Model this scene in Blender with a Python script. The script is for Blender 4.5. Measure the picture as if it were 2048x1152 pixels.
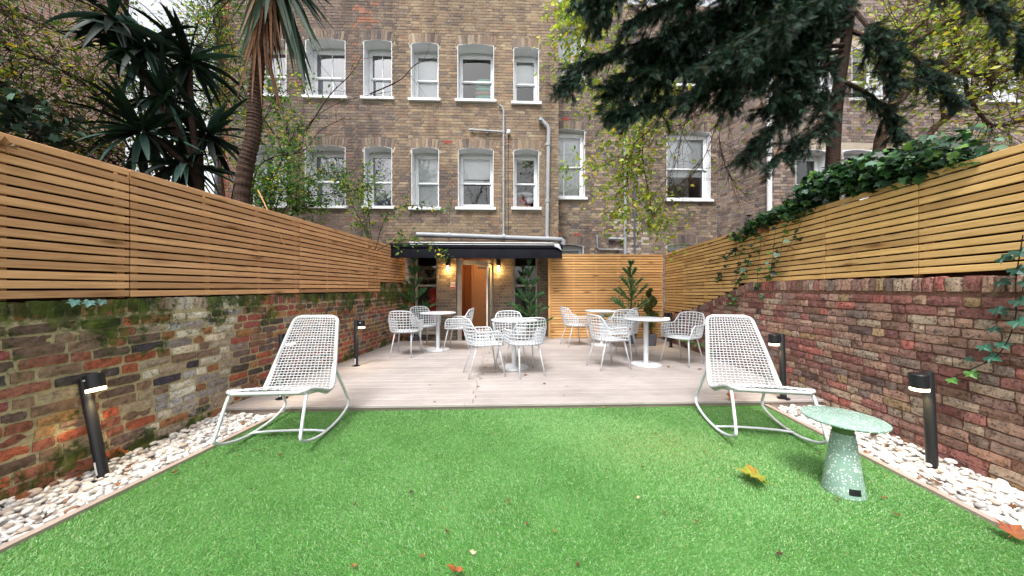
import bpy, bmesh, math, random
import numpy as np
from mathutils import Vector, Matrix

for o in list(bpy.data.objects):
    bpy.data.objects.remove(o, do_unlink=True)
SC = bpy.context.scene
COL = SC.collection
R = math.radians

# ------------------------------------------------------------------ camera, sky, sun, exposure
F = 640.0            # focal length in pixels of a 2048 wide picture
CAMZ = 1.23
cam_d = bpy.data.cameras.new('camera')
cam_d.sensor_fit = 'HORIZONTAL'
cam_d.sensor_width = 36.0
cam_d.lens = 36.0 * F / 2048.0
cam_d.clip_start = 0.05
cam_d.clip_end = 500
cam = bpy.data.objects.new('camera', cam_d)
COL.objects.link(cam)
cam.location = (0, 0, CAMZ)
cam.rotation_euler = (R(90), 0, 0)
SC.camera = cam

SUN_EL, SUN_AZ = R(58), R(200)      # high overcast sun, behind the camera
world = bpy.data.worlds.new('World')
SC.world = world
world.use_nodes = True
wn = world.node_tree.nodes
wl = world.node_tree.links
wn.clear()
sky = wn.new('ShaderNodeTexSky')
sky.sky_type = 'NISHITA'
sky.sun_disc = False
sky.sun_elevation = SUN_EL
sky.sun_rotation = SUN_AZ
sky.dust_density = 4.0
sky.air_density = 1.0
hs = wn.new('ShaderNodeHueSaturation')
hs.inputs['Saturation'].default_value = 0.14      # an even white overcast
hs.inputs['Value'].default_value = 1.0
bg = wn.new('ShaderNodeBackground')
bg.inputs['Strength'].default_value = 0.15
wo = wn.new('ShaderNodeOutputWorld')
wl.new(sky.outputs[0], hs.inputs['Color'])
wl.new(hs.outputs[0], bg.inputs['Color'])
wl.new(bg.outputs[0], wo.inputs['Surface'])

sd = bpy.data.lights.new('sun', 'SUN')
sd.energy = 1.5
sd.angle = R(14)
sd.color = (1.0, 0.97, 0.93)
sun = bpy.data.objects.new('sun', sd)
COL.objects.link(sun)
sun.rotation_euler = (R(90) - SUN_EL, 0, math.pi - SUN_AZ)

SC.view_settings.view_transform = 'Standard'
SC.view_settings.look = 'None'
SC.view_settings.gamma = 1
SC.view_settings.exposure = 1.3
SC.view_settings.use_curve_mapping = False
SC.render.resolution_x = 1024
SC.render.resolution_y = 576
SC.render.engine = 'CYCLES'
SC.cycles.max_bounces = 8
SC.cycles.transparent_max_bounces = 16

# ------------------------------------------------------------------ helpers
def pt(u, v, Y):
    "a picture point at depth Y"
    return Vector(((u - 1024) / F * Y, Y, CAMZ + (576 - v) / F * Y))

def ground(u, v, z):
    Y = F * (CAMZ - z) / (v - 576)
    return Vector(((u - 1024) / F * Y, Y, z))

def srgb(r, g, b):
    f = lambda c: (c / 255 / 12.92) if c / 255 <= 0.04045 else ((c / 255 + 0.055) / 1.055) ** 2.4
    return (f(r), f(g), f(b))

def link(name, me, mat=None, parent=None, smooth=False):
    if mat is not None:
        me.materials.append(mat)
    if smooth:
        me.polygons.foreach_set('use_smooth', np.ones(len(me.polygons), bool))
    o = bpy.data.objects.new(name, me)
    COL.objects.link(o)
    if parent is not None:
        o.parent = parent
    return o

def np_mesh(name, verts, faces_flat, loop_counts, cols=None):
    "mesh from arrays; cols = one colour per vertex"
    me = bpy.data.meshes.new(name)
    verts = np.asarray(verts, np.float32)
    faces_flat = np.asarray(faces_flat, np.int32)
    loop_counts = np.asarray(loop_counts, np.int32)
    me.vertices.add(len(verts))
    me.vertices.foreach_set('co', verts.ravel())
    me.loops.add(len(faces_flat))
    me.loops.foreach_set('vertex_index', faces_flat)
    me.polygons.add(len(loop_counts))
    st = np.zeros(len(loop_counts), np.int32)
    st[1:] = np.cumsum(loop_counts)[:-1]
    me.polygons.foreach_set('loop_start', st)
    me.update(calc_edges=True)
    if cols is not None:
        a = me.color_attributes.new('Col', 'FLOAT_COLOR', 'POINT')
        c = np.ones((len(verts), 4), np.float32)
        c[:, :3] = cols
        a.data.foreach_set('color', c.ravel())
    return me

class MB:
    "collects shapes into one mesh"
    def __init__(s):
        s.v = []; s.f = []; s.c = []; s.n = 0
    def add(s, v, f, col=(1, 1, 1)):
        v = [tuple(p) for p in v]
        s.v += v
        s.f += [tuple(i + s.n for i in q) for q in f]
        s.c += [col] * len(v)
        s.n += len(v)
        return s
    def box(s, x0, x1, y0, y1, z0, z1, col=(1, 1, 1)):
        v = [(x0, y0, z0), (x1, y0, z0), (x1, y1, z0), (x0, y1, z0),
             (x0, y0, z1), (x1, y0, z1), (x1, y1, z1), (x0, y1, z1)]
        f = [(0, 3, 2, 1), (4, 5, 6, 7), (0, 1, 5, 4), (1, 2, 6, 5), (2, 3, 7, 6), (3, 0, 4, 7)]
        return s.add(v, f, col)
    def bbox(s, x0, x1, y0, y1, z0, z1, b=0.004, col=(1, 1, 1)):
        "box with chamfered edges"
        b = min(b, (x1 - x0) * .45, (y1 - y0) * .45, (z1 - z0) * .45)
        V = []; idx = {}
        for ix, sx in ((0, 1), (1, -1)):
            for iy, sy in ((0, 1), (1, -1)):
                for iz, sz in ((0, 1), (1, -1)):
                    X = (x0, x1)[ix]; Y = (y0, y1)[iy]; Z = (z0, z1)[iz]
                    for k in range(3):
                        p = [X + sx * b, Y + sy * b, Z + sz * b]
                        p[k] = (X, Y, Z)[k]
                        idx[(ix, iy, iz, k)] = len(V)
                        V.append(tuple(p))
        g = lambda a, b_, c, k: idx[(a, b_, c, k)]
        f = []
        f.append((g(0,0,0,0), g(0,0,1,0), g(0,1,1,0), g(0,1,0,0)))
        f.append((g(1,0,0,0), g(1,1,0,0), g(1,1,1,0), g(1,0,1,0)))
        f.append((g(0,0,0,1), g(1,0,0,1), g(1,0,1,1), g(0,0,1,1)))
        f.append((g(0,1,0,1), g(0,1,1,1), g(1,1,1,1), g(1,1,0,1)))
        f.append((g(0,0,0,2), g(0,1,0,2), g(1,1,0,2), g(1,0,0,2)))
        f.append((g(0,0,1,2), g(1,0,1,2), g(1,1,1,2), g(0,1,1,2)))
        for a in (0, 1):
            for c in (0, 1):
                f.append((g(0,a,c,1), g(1,a,c,1), g(1,a,c,2), g(0,a,c,2)))
                f.append((g(a,0,c,0), g(a,1,c,0), g(a,1,c,2), g(a,0,c,2)))
                f.append((g(a,c,0,0), g(a,c,1,0), g(a,c,1,1), g(a,c,0,1)))
                for e in (0, 1):
                    f.append((g(a,c,e,0), g(a,c,e,1), g(a,c,e,2)))
        return s.add(V, f, col)
    def tube(s, pts, r, n=8, cap=True, col=(1, 1, 1), closed=False):
        pts = [Vector(p) for p in pts]
        m = len(pts)
        if not hasattr(r, '__len__'):
            r = [r] * m
        V = []; Fc = []
        up = Vector((0, 0, 1))
        prev = None
        for i, p in enumerate(pts):
            if closed:
                t = pts[(i + 1) % m] - pts[i - 1]
            else:
                t = pts[min(i + 1, m - 1)] - pts[max(i - 1, 0)]
            if t.length < 1e-9:
                t = Vector((0, 0, 1))
            t.normalize()
            if prev is None:
                a = t.cross(up)
                if a.length < 0.05:
                    a = t.cross(Vector((1, 0, 0)))
            else:
                a = prev - t * prev.dot(t)
                if a.length < 1e-6:
                    a = t.cross(up)
            a.normalize()
            prev = a
            b = t.cross(a)
            for k in range(n):
                an = 2 * math.pi * k / n
                V.append(p + (a * math.cos(an) + b * math.sin(an)) * r[i])
        for i in range(m if closed else m - 1):
            j = (i + 1) % m
            for k in range(n):
                q = (k + 1) % n
                Fc.append((i * n + k, i * n + q, j * n + q, j * n + k))
        if cap and not closed:
            Fc.append(tuple(range(n))[::-1])
            Fc.append(tuple((m - 1) * n + k for k in range(n)))
        return s.add(V, Fc, col)
    def lathe(s, prof, n=32, c=(0, 0, 0), col=(1, 1, 1)):
        V = []; Fc = []
        for r, z in prof:
            for k in range(n):
                a = 2 * math.pi * k / n
                V.append((c[0] + r * math.cos(a), c[1] + r * math.sin(a), c[2] + z))
        for i in range(len(prof) - 1):
            for k in range(n):
                q = (k + 1) % n
                Fc.append((i * n + k, i * n + q, (i + 1) * n + q, (i + 1) * n + k))
        if prof[0][0] > 1e-4:
            Fc.append(tuple(range(n))[::-1])
        if prof[-1][0] > 1e-4:
            Fc.append(tuple((len(prof) - 1) * n + k for k in range(n)))
        return s.add(V, Fc, col)
    def build(s, name, mat, parent=None, smooth=False, cols=False):
        me = bpy.data.meshes.new(name)
        me.from_pydata(s.v, [], s.f)
        if cols:
            a = me.color_attributes.new('Col', 'FLOAT_COLOR', 'POINT')
            c = np.ones((len(s.v), 4), np.float32)
            c[:, :3] = s.c
            a.data.foreach_set('color', c.ravel())
        me.update()
        return link(name, me, mat, parent, smooth)

def autosmooth(o, ang=40):
    me = o.data
    me.polygons.foreach_set('use_smooth', np.ones(len(me.polygons), bool))
    me.set_sharp_from_angle(angle=R(ang))
    return o

def tag(o, label=None, cat=None, group=None, kind=None):
    if label: o['label'] = label
    if cat: o['category'] = cat
    if group: o['group'] = group
    if kind: o['kind'] = kind
    return o

def thing(name, label, cat, loc=(0, 0, 0), rz=0, group=None):
    o = bpy.data.objects.new(name, None)
    o.empty_display_size = 0.2
    COL.objects.link(o)
    o.location = loc
    o.rotation_euler = (0, 0, rz)
    return tag(o, label, cat, group)

def dup(root, loc, rot, label=None):
    r = root.copy(); COL.objects.link(r)
    r.location = loc; r.rotation_euler = rot
    if label: r['label'] = label
    for ch in list(root.children):
        c = ch.copy(); COL.objects.link(c); c.parent = r
        for g in list(ch.children):
            d = g.copy(); COL.objects.link(d); d.parent = c
    return r

def smoothcurve(P, n=8):
    "Catmull-Rom through the points"
    P = [Vector(p) for p in P]
    Q = [P[0] * 2 - P[1]] + P + [P[-1] * 2 - P[-2]]
    out = []
    for i in range(1, len(Q) - 2):
        a, b, c, d = Q[i - 1], Q[i], Q[i + 1], Q[i + 2]
        for k in range(n):
            t = k / n
            out.append(0.5 * ((2 * b) + (c - a) * t + (2 * a - 5 * b + 4 * c - d) * t * t + (3 * b - a - 3 * c + d) * t ** 3))
    out.append(P[-1])
    return out

# ---- scattering one small shape many times into one mesh
def frames(d, nrm):
    "rotation matrices whose Y axis is d and whose Z axis is near nrm"
    d = d / np.linalg.norm(d, axis=1, keepdims=True)
    x = np.cross(d, nrm)
    l = np.linalg.norm(x, axis=1, keepdims=True)
    bad = l[:, 0] < 1e-3
    x[bad] = np.cross(d[bad], np.array([0.3, 0.7, 0.65]))
    x /= np.linalg.norm(x, axis=1, keepdims=True)
    z = np.cross(x, d)
    return np.stack([x, d, z], axis=2)

def scatter(name, tv, tf, loc, mats, size, cols, mat, parent=None, smooth=False):
    tv = np.asarray(tv, float)
    N = len(loc); m = len(tv)
    size = np.asarray(size, float)
    if size.ndim == 1:
        size = size[:, None]
    V = np.einsum('nij,nmj->nmi', mats, tv[None] * size[:, None, :] if size.shape[1] > 1 else tv[None] * size[:, :, None]) + np.asarray(loc)[:, None, :]
    cnt = [len(q) for q in tf]
    flat = np.concatenate([np.array(q) for q in tf])
    FF = (flat[None, :] + (np.arange(N) * m)[:, None]).ravel()
    me = np_mesh(name, V.reshape(-1, 3), FF, np.tile(cnt, N), np.repeat(np.asarray(cols), m, axis=0) if cols is not None else None)
    return link(name, me, mat, parent, smooth)

LEAF_V = [(0, 0, 0), (-.27, .42, .07), (0, .45, 0), (.27, .42, .07), (0, 1, -.08)]
LEAF_F = [(0, 2, 1), (0, 3, 2), (1, 2, 4), (2, 3, 4)]
def ivy_shape():
    prof = [(0, 0), (.34, -.12), (.5, .12), (.36, .3), (.62, .5), (.28, .56), (0, 1.0)]
    pts = prof + [(-x, y) for x, y in prof[-2:0:-1]]
    V = [(0, .3, 0)] + [(x, y, -.12 * (x * x + (y - .3) ** 2) + (.05 if i % 2 else -.02)) for i, (x, y) in enumerate(pts)]
    n = len(pts)
    Fc = [(0, 1 + (i + 1) % n, 1 + i) for i in range(n)]
    return V, Fc
IVY_V, IVY_F = ivy_shape()
def plane_leaf_shape(curl=.25, seed=0):
    rg = random.Random(seed)
    half = [(0, 0), (.12, -.05), (.45, -.08), (.36, .08), (.72, .22), (.5, .3), (.78, .58), (.48, .52), (.42, .72), (.22, .66), (0, 1.1)]
    pts = half + [(-x, y) for x, y in half[-2:0:-1]]
    V = [(0, .3, 0.02)]
    for i, (x, y) in enumerate(pts):
        x *= rg.uniform(.85, 1.15); y = y * rg.uniform(.9, 1.1)
        r2 = x * x + (y - .3) ** 2
        V.append((x, y, curl * r2 * (1 + .5 * math.sin(3 * i)) + rg.uniform(-.03, .05)))
    # stalk
    n = len(pts)
    Fc = [(0, 1 + i, 1 + (i + 1) % n) for i in range(n)]
    b = len(V)
    V += [(-.012, -.02, .02), (.012, -.02, .02), (.03, -.5, .12), (.01, -.5, .12)]
    Fc.append((b, b + 3, b + 2, b + 1))
    return V, Fc

rnd = random.Random(7)
RG = np.random.default_rng(11)

# ------------------------------------------------------------------ materials
class NT:
    def __init__(s, name):
        s.m = bpy.data.materials.new(name); s.m.use_nodes = True
        s.t = s.m.node_tree; s.t.nodes.clear()
        s.out = s.N('ShaderNodeOutputMaterial')
    def N(s, typ, **kw):
        n = s.t.nodes.new(typ)
        for k, v in kw.items():
            setattr(n, k, v)
        return n
    def L(s, a, b):
        s.t.links.new(a, b)
    def noise(s, vec, scale, detail=4, rough=.55, dist=0):
        n = s.N('ShaderNodeTexNoise')
        n.inputs['Scale'].default_value = scale
        n.inputs['Detail'].default_value = detail
        n.inputs['Roughness'].default_value = rough
        n.inputs['Distortion'].default_value = dist
        if vec is not None: s.L(vec, n.inputs['Vector'])
        return n.outputs['Fac']
    def ramp(s, fac, stops):
        n = s.N('ShaderNodeValToRGB')
        e = n.color_ramp.elements
        while len(e) > 1: e.remove(e[-1])
        e[0].position = stops[0][0]; e[0].color = (*stops[0][1], 1) if hasattr(stops[0][1], '__len__') else (stops[0][1],) * 3 + (1,)
        for p, c in stops[1:]:
            q = e.new(p); q.color = (*c, 1) if hasattr(c, '__len__') else (c, c, c, 1)
        s.L(fac, n.inputs[0])
        return n.outputs[0]
    def mix(s, typ, fac, a, b):
        n = s.N('ShaderNodeMixRGB', blend_type=typ)
        for i, q in ((0, fac), (1, a), (2, b)):
            if hasattr(q, 'is_linked') or hasattr(q, 'links'):
                s.L(q, n.inputs[i])
            elif i == 0:
                n.inputs[0].default_value = q
            else:
                n.inputs[i].default_value = (*q, 1) if hasattr(q, '__len__') else (q, q, q, 1)
        return n.outputs[0]
    def mapping(s, vec, scale=(1, 1, 1), loc=None):
        n = s.N('ShaderNodeMapping')
        n.inputs['Scale'].default_value = scale
        s.L(vec, n.inputs['Vector'])
        if loc is not None: s.L(loc, n.inputs['Location'])
        return n.outputs[0]
    def bump(s, h, strength, dist=0.01):
        n = s.N('ShaderNodeBump')
        n.inputs['Strength'].default_value = strength
        n.inputs['Distance'].default_value = dist
        s.L(h, n.inputs['Height'])
        return n.outputs[0]
    def pbr(s, col, rough=.6, normal=None, spec=.3, metal=0.0):
        p = s.N('ShaderNodeBsdfPrincipled')
        for k, v in (('Base Color', col), ('Roughness', rough), ('Specular IOR Level', spec), ('Metallic', metal)):
            if hasattr(v, 'links'):
                s.L(v, p.inputs[k])
            elif k == 'Base Color':
                p.inputs[k].default_value = (*v, 1)
            else:
                p.inputs[k].default_value = v
        if normal is not None: s.L(normal, p.inputs['Normal'])
        return p
    def done(s, sh):
        s.L(sh.outputs[0] if hasattr(sh, 'outputs') else sh, s.out.inputs['Surface'])
        return s.m
    def pos(s): return s.N('ShaderNodeNewGeometry').outputs['Position']
    def obj(s): return s.N('ShaderNodeTexCoord').outputs['Object']
    def attr(s): return s.N('ShaderNodeAttribute', attribute_name='Col').outputs['Color']

def plain(name, col, rough=.6, var=.12, vs=6, bump=.1, bs=60, spec=.3, metal=0, attr=False, bd=.004):
    n = NT(name)
    p = n.pos()
    base = n.attr() if attr else col
    f = n.ramp(n.noise(p, vs, 5), [(.25, 1 - var * 1.4), (.75, 1 + var * .4)])
    c = n.mix('MULTIPLY', 1, base, f)
    nb = n.bump(n.noise(p, bs, 5), bump, bd) if bump else None
    return n.done(n.pbr(c, rough, nb, spec, metal))

def brick_mat(name, speck=(.02, .018, .02), spk=.5, moss=0.0, bump=.6, wear=.25, streak=0.0):
    n = NT(name)
    p = n.pos()
    c = n.attr()
    c = n.mix('MULTIPLY', 1, c, n.ramp(n.noise(p, .8, 6, .65), [(.3, .80), (.55, 1.0), (.75, 1.10)]))
    c = n.mix('MULTIPLY', 1, c, n.ramp(n.noise(p, 22, 6, .65), [(.25, 1 - wear * 1.6), (.5, 1), (.8, 1.25)]))
    if streak:
        sv = n.mapping(p, (1.6, 1.6, .16))
        c = n.mix('MULTIPLY', streak, c, n.ramp(n.noise(sv, 1.5, 6, .7), [(.3, (.55, .52, .52)), (.48, (.92, .92, .93)), (.6, (1.06, 1.04, 1.0)), (.75, (1.22, 1.18, 1.1))]))
    if spk:
        sp = n.ramp(n.noise(p, 48, 5, .7, .6), [(.0, 0), (.535, 0), (.60, spk), (1, spk)])
        c = n.mix('MIX', sp, c, speck)
        ef = n.ramp(n.noise(p, 13, 5, .7), [(.56, 0), (.72, .32)])
        c = n.mix('MIX', ef, c, (.42, .38, .33))
    if moss:
        sx = n.N('ShaderNodeSeparateXYZ'); n.L(p, sx.inputs[0])
        big = n.noise(p, 2.6, 5, .65)
        hi = n.N('ShaderNodeMapRange'); hi.inputs[1].default_value = .55; hi.inputs[2].default_value = 1.12
        n.L(sx.outputs[2], hi.inputs[0])
        lo = n.N('ShaderNodeMapRange'); lo.inputs[1].default_value = .22; lo.inputs[2].default_value = -.06
        n.L(sx.outputs[2], lo.inputs[0])
        mx = n.N('ShaderNodeMath', operation='MAXIMUM'); n.L(hi.outputs[0], mx.inputs[0]); n.L(lo.outputs[0], mx.inputs[1])
        ad = n.N('ShaderNodeMath', operation='MULTIPLY_ADD'); n.L(mx.outputs[0], ad.inputs[0]); ad.inputs[1].default_value = .24; n.L(big, ad.inputs[2])
        fine = n.N('ShaderNodeMath', operation='MULTIPLY_ADD'); n.L(n.noise(p, 26, 6, .75), fine.inputs[0]); fine.inputs[1].default_value = .42; n.L(ad.outputs[0], fine.inputs[2])
        mf = n.ramp(fine.outputs[0], [(.84, 0), (.92, moss)])
        mc = n.ramp(n.noise(p, 9, 4), [(.3, (.012, .018, .008)), (.55, (.05, .075, .015)), (.75, (.13, .15, .03))])
        c = n.mix('MIX', mf, c, mc)
    nb = n.bump(n.noise(p, 55, 7, .7), bump, .012)
    return n.done(n.pbr(c, .88, nb, .15))

def wood_mat(name, ca, cb, knots=True):
    n = NT(name)
    o = n.obj()
    inf = n.N('ShaderNodeObjectInfo')
    rv = n.N('ShaderNodeCombineXYZ')
    m1 = n.N('ShaderNodeMath', operation='MULTIPLY'); n.L(inf.outputs['Random'], m1.inputs[0]); m1.inputs[1].default_value = 37.0
    n.L(m1.outputs[0], rv.inputs[0]); n.L(m1.outputs[0], rv.inputs[1])
    v = n.mapping(o, (1.3, 22, 22), rv.outputs[0])
    g1 = n.noise(v, 2.2, 6, .6, 1.2)
    v2 = n.mapping(o, (.6, 60, 60), rv.outputs[0])
    g2 = n.noise(v2, 3, 3, .5)
    col = n.mix('MIX', n.ramp(g1, [(.3, 0), (.7, 1)]), ca, cb)
    col = n.mix('MULTIPLY', 1, col, n.ramp(g2, [(.3, .86), (.7, 1.08)]))
    m2 = n.N('ShaderNodeMath', operation='FRACT'); m3 = n.N('ShaderNodeMath', operation='MULTIPLY'); n.L(inf.outputs['Random'], m3.inputs[0]); m3.inputs[1].default_value = 91.7; n.L(m3.outputs[0], m2.inputs[0])
    col = n.mix('MULTIPLY', 1, col, n.ramp(m2.outputs[0], [(0, (.74, .68, .64)), (.25, (.92, .88, .84)), (.5, (1.05, 1.03, 1.0)), (.75, (1.16, 1.13, 1.06)), (1, (.86, .83, .84))]))
    if knots:
        v3 = n.mapping(o, (2.6, 11, 11), rv.outputs[0])
        vo = n.N('ShaderNodeTexVoronoi'); vo.inputs['Scale'].default_value = 1.0; n.L(v3, vo.inputs['Vector'])
        k = n.ramp(vo.outputs['Distance'], [(.0, 1), (.12, .85), (.24, .3), (.38, 0)])
        vc = n.N('ShaderNodeSeparateColor'); n.L(vo.outputs['Color'], vc.inputs[0])
        sel = n.ramp(vc.outputs[0], [(.56, 0), (.60, 1)])
        kk = n.mix('MULTIPLY', 1, k, sel)
        col = n.mix('MIX', kk, col, (.20, .095, .038))
        st = n.ramp(n.noise(n.mapping(o, (2.0, 5, 5), rv.outputs[0]), 1.4, 4, .6), [(.6, 0), (.76, .45)])
        col = n.mix('MIX', st, col, (.30, .16, .055))
    nb = n.bump(g2, .25, .004)
    return n.done(n.pbr(col, .62, nb, .25))

def leaf_mat(name, rough=.45, trans=.35, spec=.35, var=.2):
    n = NT(name)
    c = n.attr()
    c = n.mix('MULTIPLY', 1, c, n.ramp(n.noise(n.pos(), 25, 3), [(.25, 1 - var), (.75, 1 + var)]))
    p = n.pbr(c, rough, None, spec)
    t = n.N('ShaderNodeBsdfTranslucent'); n.L(n.mix('MULTIPLY', 1, c, (1.3, 1.35, .7)), t.inputs['Color'])
    mx = n.N('ShaderNodeMixShader'); mx.inputs[0].default_value = trans
    n.L(p.outputs[0], mx.inputs[1]); n.L(t.outputs[0], mx.inputs[2])
    return n.done(mx)

def emit(name, col, st):
    n = NT(name)
    e = n.N('ShaderNodeEmission'); e.inputs[0].default_value = (*col, 1); e.inputs[1].default_value = st
    return n.done(e)

def glass_mat(name, tint=(.95, .97, 1), refl=1.0):
    n = NT(name)
    t = n.N('ShaderNodeBsdfTransparent'); t.inputs[0].default_value = (*tint, 1)
    g = n.N('ShaderNodeBsdfGlossy'); g.inputs['Roughness'].default_value = .015
    fr = n.N('ShaderNodeFresnel'); fr.inputs[0].default_value = 1.5
    ma = n.N('ShaderNodeMath', operation='MULTIPLY_ADD'); n.L(fr.outputs[0], ma.inputs[0]); ma.inputs[1].default_value = 1.6 * refl; ma.inputs[2].default_value = .03 * refl
    nb = n.bump(n.noise(n.pos(), 2.5, 2), .04, .05); n.L(nb, g.inputs['Normal'])
    mx = n.N('ShaderNodeMixShader'); n.L(ma.outputs[0], mx.inputs[0]); n.L(t.outputs[0], mx.inputs[1]); n.L(g.outputs[0], mx.inputs[2])
    return n.done(mx)

M = {}
M['white_metal'] = plain('white powder coat', srgb(200, 204, 209), .42, .10, 7, .03, 200, .45)
M['white_paint'] = plain('white gloss paint', srgb(216, 218, 221), .35, .10, 2.5, .08, 30, .4)
M['white_weave'] = plain('white cord weave', srgb(187, 188, 190), .6, .12, 9, .3, 300, .25)
M['brick_l'] = brick_mat('old multicolour brick', moss=.95, spk=.5, wear=.34)
M['brick_r'] = brick_mat('red stock brick', spk=.8, moss=0, wear=.34, speck=(.035, .026, .03))
M['brick_house'] = brick_mat('london stock brick', spk=.22, bump=.35, wear=.15, streak=.85, speck=(.05, .04, .035))
M['mortar_l'] = brick_mat('sandy lime mortar', spk=.25, moss=.8, bump=1.0, speck=(.10, .09, .06))
M['mortar_r'] = brick_mat('dark brown mortar', spk=.4, bump=1.0)
M['mortar_h'] = plain('weathered mortar', srgb(176, 164, 148), .9, .3, 1.2, .5, 80, .1)
M['wood_l'] = wood_mat('tan larch', srgb(216, 172, 132), srgb(188, 140, 102))
M['wood_r'] = wood_mat('honey larch', srgb(222, 188, 132), srgb(198, 158, 100))
M['wood_b'] = wood_mat('pale larch', srgb(220, 176, 120), srgb(198, 148, 96))
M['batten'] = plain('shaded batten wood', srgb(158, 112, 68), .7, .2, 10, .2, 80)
M['leaf'] = leaf_mat('green leaf', .45, .45)
M['ivy'] = leaf_mat('ivy leaf', .42, .1, .3, .25)
M['sword'] = leaf_mat('sword leaf', .55, .08, .2, .25)
M['dead'] = leaf_mat('dry leaf', .75, .15, .1, .3)
M['conifer'] = leaf_mat('conifer spray', .55, .12, .2, .35)
M['bark'] = plain('bark', srgb(92, 74, 62), .9, .4, 14, 1.0, 45, .1, bd=.03)
M['bark_dark'] = plain('dark bark', srgb(62, 50, 44), .9, .35, 14, .8, 45, .1, bd=.02)
M['palm_bark'] = plain('ringed palm bark', srgb(72, 57, 50), .9, .35, 18, .8, 60, .1, bd=.02)
M['black'] = plain('black powder coat', (.012, .013, .016), .42, .15, 5, .05, 80, .4)
M['navy'] = plain('black awning cloth', srgb(17, 18, 26), .75, .25, 3, .3, 12, .12, bd=.01)
M['grey_pipe'] = plain('grey plastic pipe', srgb(150, 153, 158), .45, .15, 3, .05, 40, .35)
M['dark_pipe'] = plain('dark iron pipe', srgb(84, 88, 98), .5, .2, 4, .05, 40, .3)
M['pot'] = plain('grey planter', srgb(96, 96, 106), .6, .1, 4, .1, 50, .3)
M['soil'] = plain('dark soil', srgb(74, 60, 48), .95, .4, 20, 1, 60, .1, bd=.02)
M['pebble'] = plain('white pebble', (1, 1, 1), .55, .08, 30, .05, 80, .3, attr=True)
M['edging'] = plain('composite edging', srgb(168, 152, 142), .7, .15, 5, .15, 80)
M['litter'] = leaf_mat('fallen leaf', .6, .15, .2, .3)
M['glass'] = glass_mat('window glass')
M['glass_dull'] = glass_mat('net window glass', (.8, .83, .88), 2.2)
M['room'] = plain('dim room', srgb(96, 86, 80), .9, .2, 2, 0)
M['blind'] = plain('white blind', srgb(228, 229, 227), .8, .06, 2, 0)
M['curtain'] = plain('grey net curtain', srgb(150, 154, 166), .85, .2, 5, 0)
M['terracotta'] = plain('red air brick', srgb(146, 78, 70), .85, .2, 30, .4, 60, .15)
M['hall'] = plain('orange hallway paint', srgb(164, 98, 50), .6, .08, 2, 0)
M['door_orange'] = plain('tan door', srgb(214, 158, 108), .5, .06, 2, .03, 40)
M['grey_mat'] = plain('grey grating mat', srgb(70, 76, 90), .8, .2, 12, .5, 90)
M['bulb'] = emit('warm bulb', (1.0, .60, .20), 32)
M['glow'] = emit('warm lamp strip', (1.0, .78, .46), 4)
M['hall_lamp'] = emit('hall lamp', (1.0, .70, .38), 22)

# ------------------------------------------------------------------ layout numbers
TH = 0.0375                       # slope of facade and deck against the picture plane
TH_A = math.atan(TH)
WS = 0.078                        # slope of the garden walls
WA = math.atan(WS)
XL, XR = -3.22, 3.15              # wall faces at the camera's own depth
GZ = -0.06                        # turf level
DECK_Y = 3.42
def wall_x(side, y):
    return (XL if side < 0 else XR) + WS * y
WALL_ROT = math.pi / 2 - WA       # local x of a wall runs away from the camera
def s_of(u, side):
    y = F * abs(XL if side < 0 else XR) / abs(u - 1024 - WS * F)
    return y / math.cos(WA)
def z_of(u, v, side):
    y = F * abs(XL if side < 0 else XR) / abs(u - 1024 - WS * F)
    return CAMZ + (576 - v) / F * y

# ------------------------------------------------------------------ ground
mb = MB(); mb.add([(-40, -20, -.55), (40, -20, -.55), (40, 60, -.55), (-40, 60, -.55)], [(0, 1, 2, 3)])
tag(mb.build('ground', M['soil']), kind='structure')

def strip_poly(xa, xb, ya, yb, z):
    return [(xa + WS * ya, ya, z), (xb + WS * ya, ya, z), (xb + WS * yb, yb, z), (xa + WS * yb, yb, z)]
EL, ER = -2.60, 2.48               # edging lines (x at the camera's own depth)
n = NT('artificial turf')
pp = n.pos()
tc = n.mix('MIX', n.ramp(n.noise(pp, 3, 4), [(.3, 0), (.7, 1)]), srgb(82, 140, 62), srgb(106, 166, 84))
tc = n.mix('MULTIPLY', 1, tc, n.ramp(n.noise(pp, 130, 4, .7), [(.3, .55), (.7, 1.25)]))
M['turf_base'] = n.done(n.pbr(tc, .8, n.bump(n.noise(pp, 160, 3), 1, .02), .1))
mb = MB()
def deck_front(x): return DECK_Y + TH * x
ya = -2.5
mb.add([(EL + WS * ya, ya, GZ), (ER + WS * ya, ya, GZ), (ER + WS * 3.55, deck_front(ER + .27), GZ), (EL + WS * 3.3, deck_front(EL + .25), GZ)], [(0, 1, 2, 3)])
tag(mb.build('lawn', M['turf_base']), kind='structure')

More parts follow.
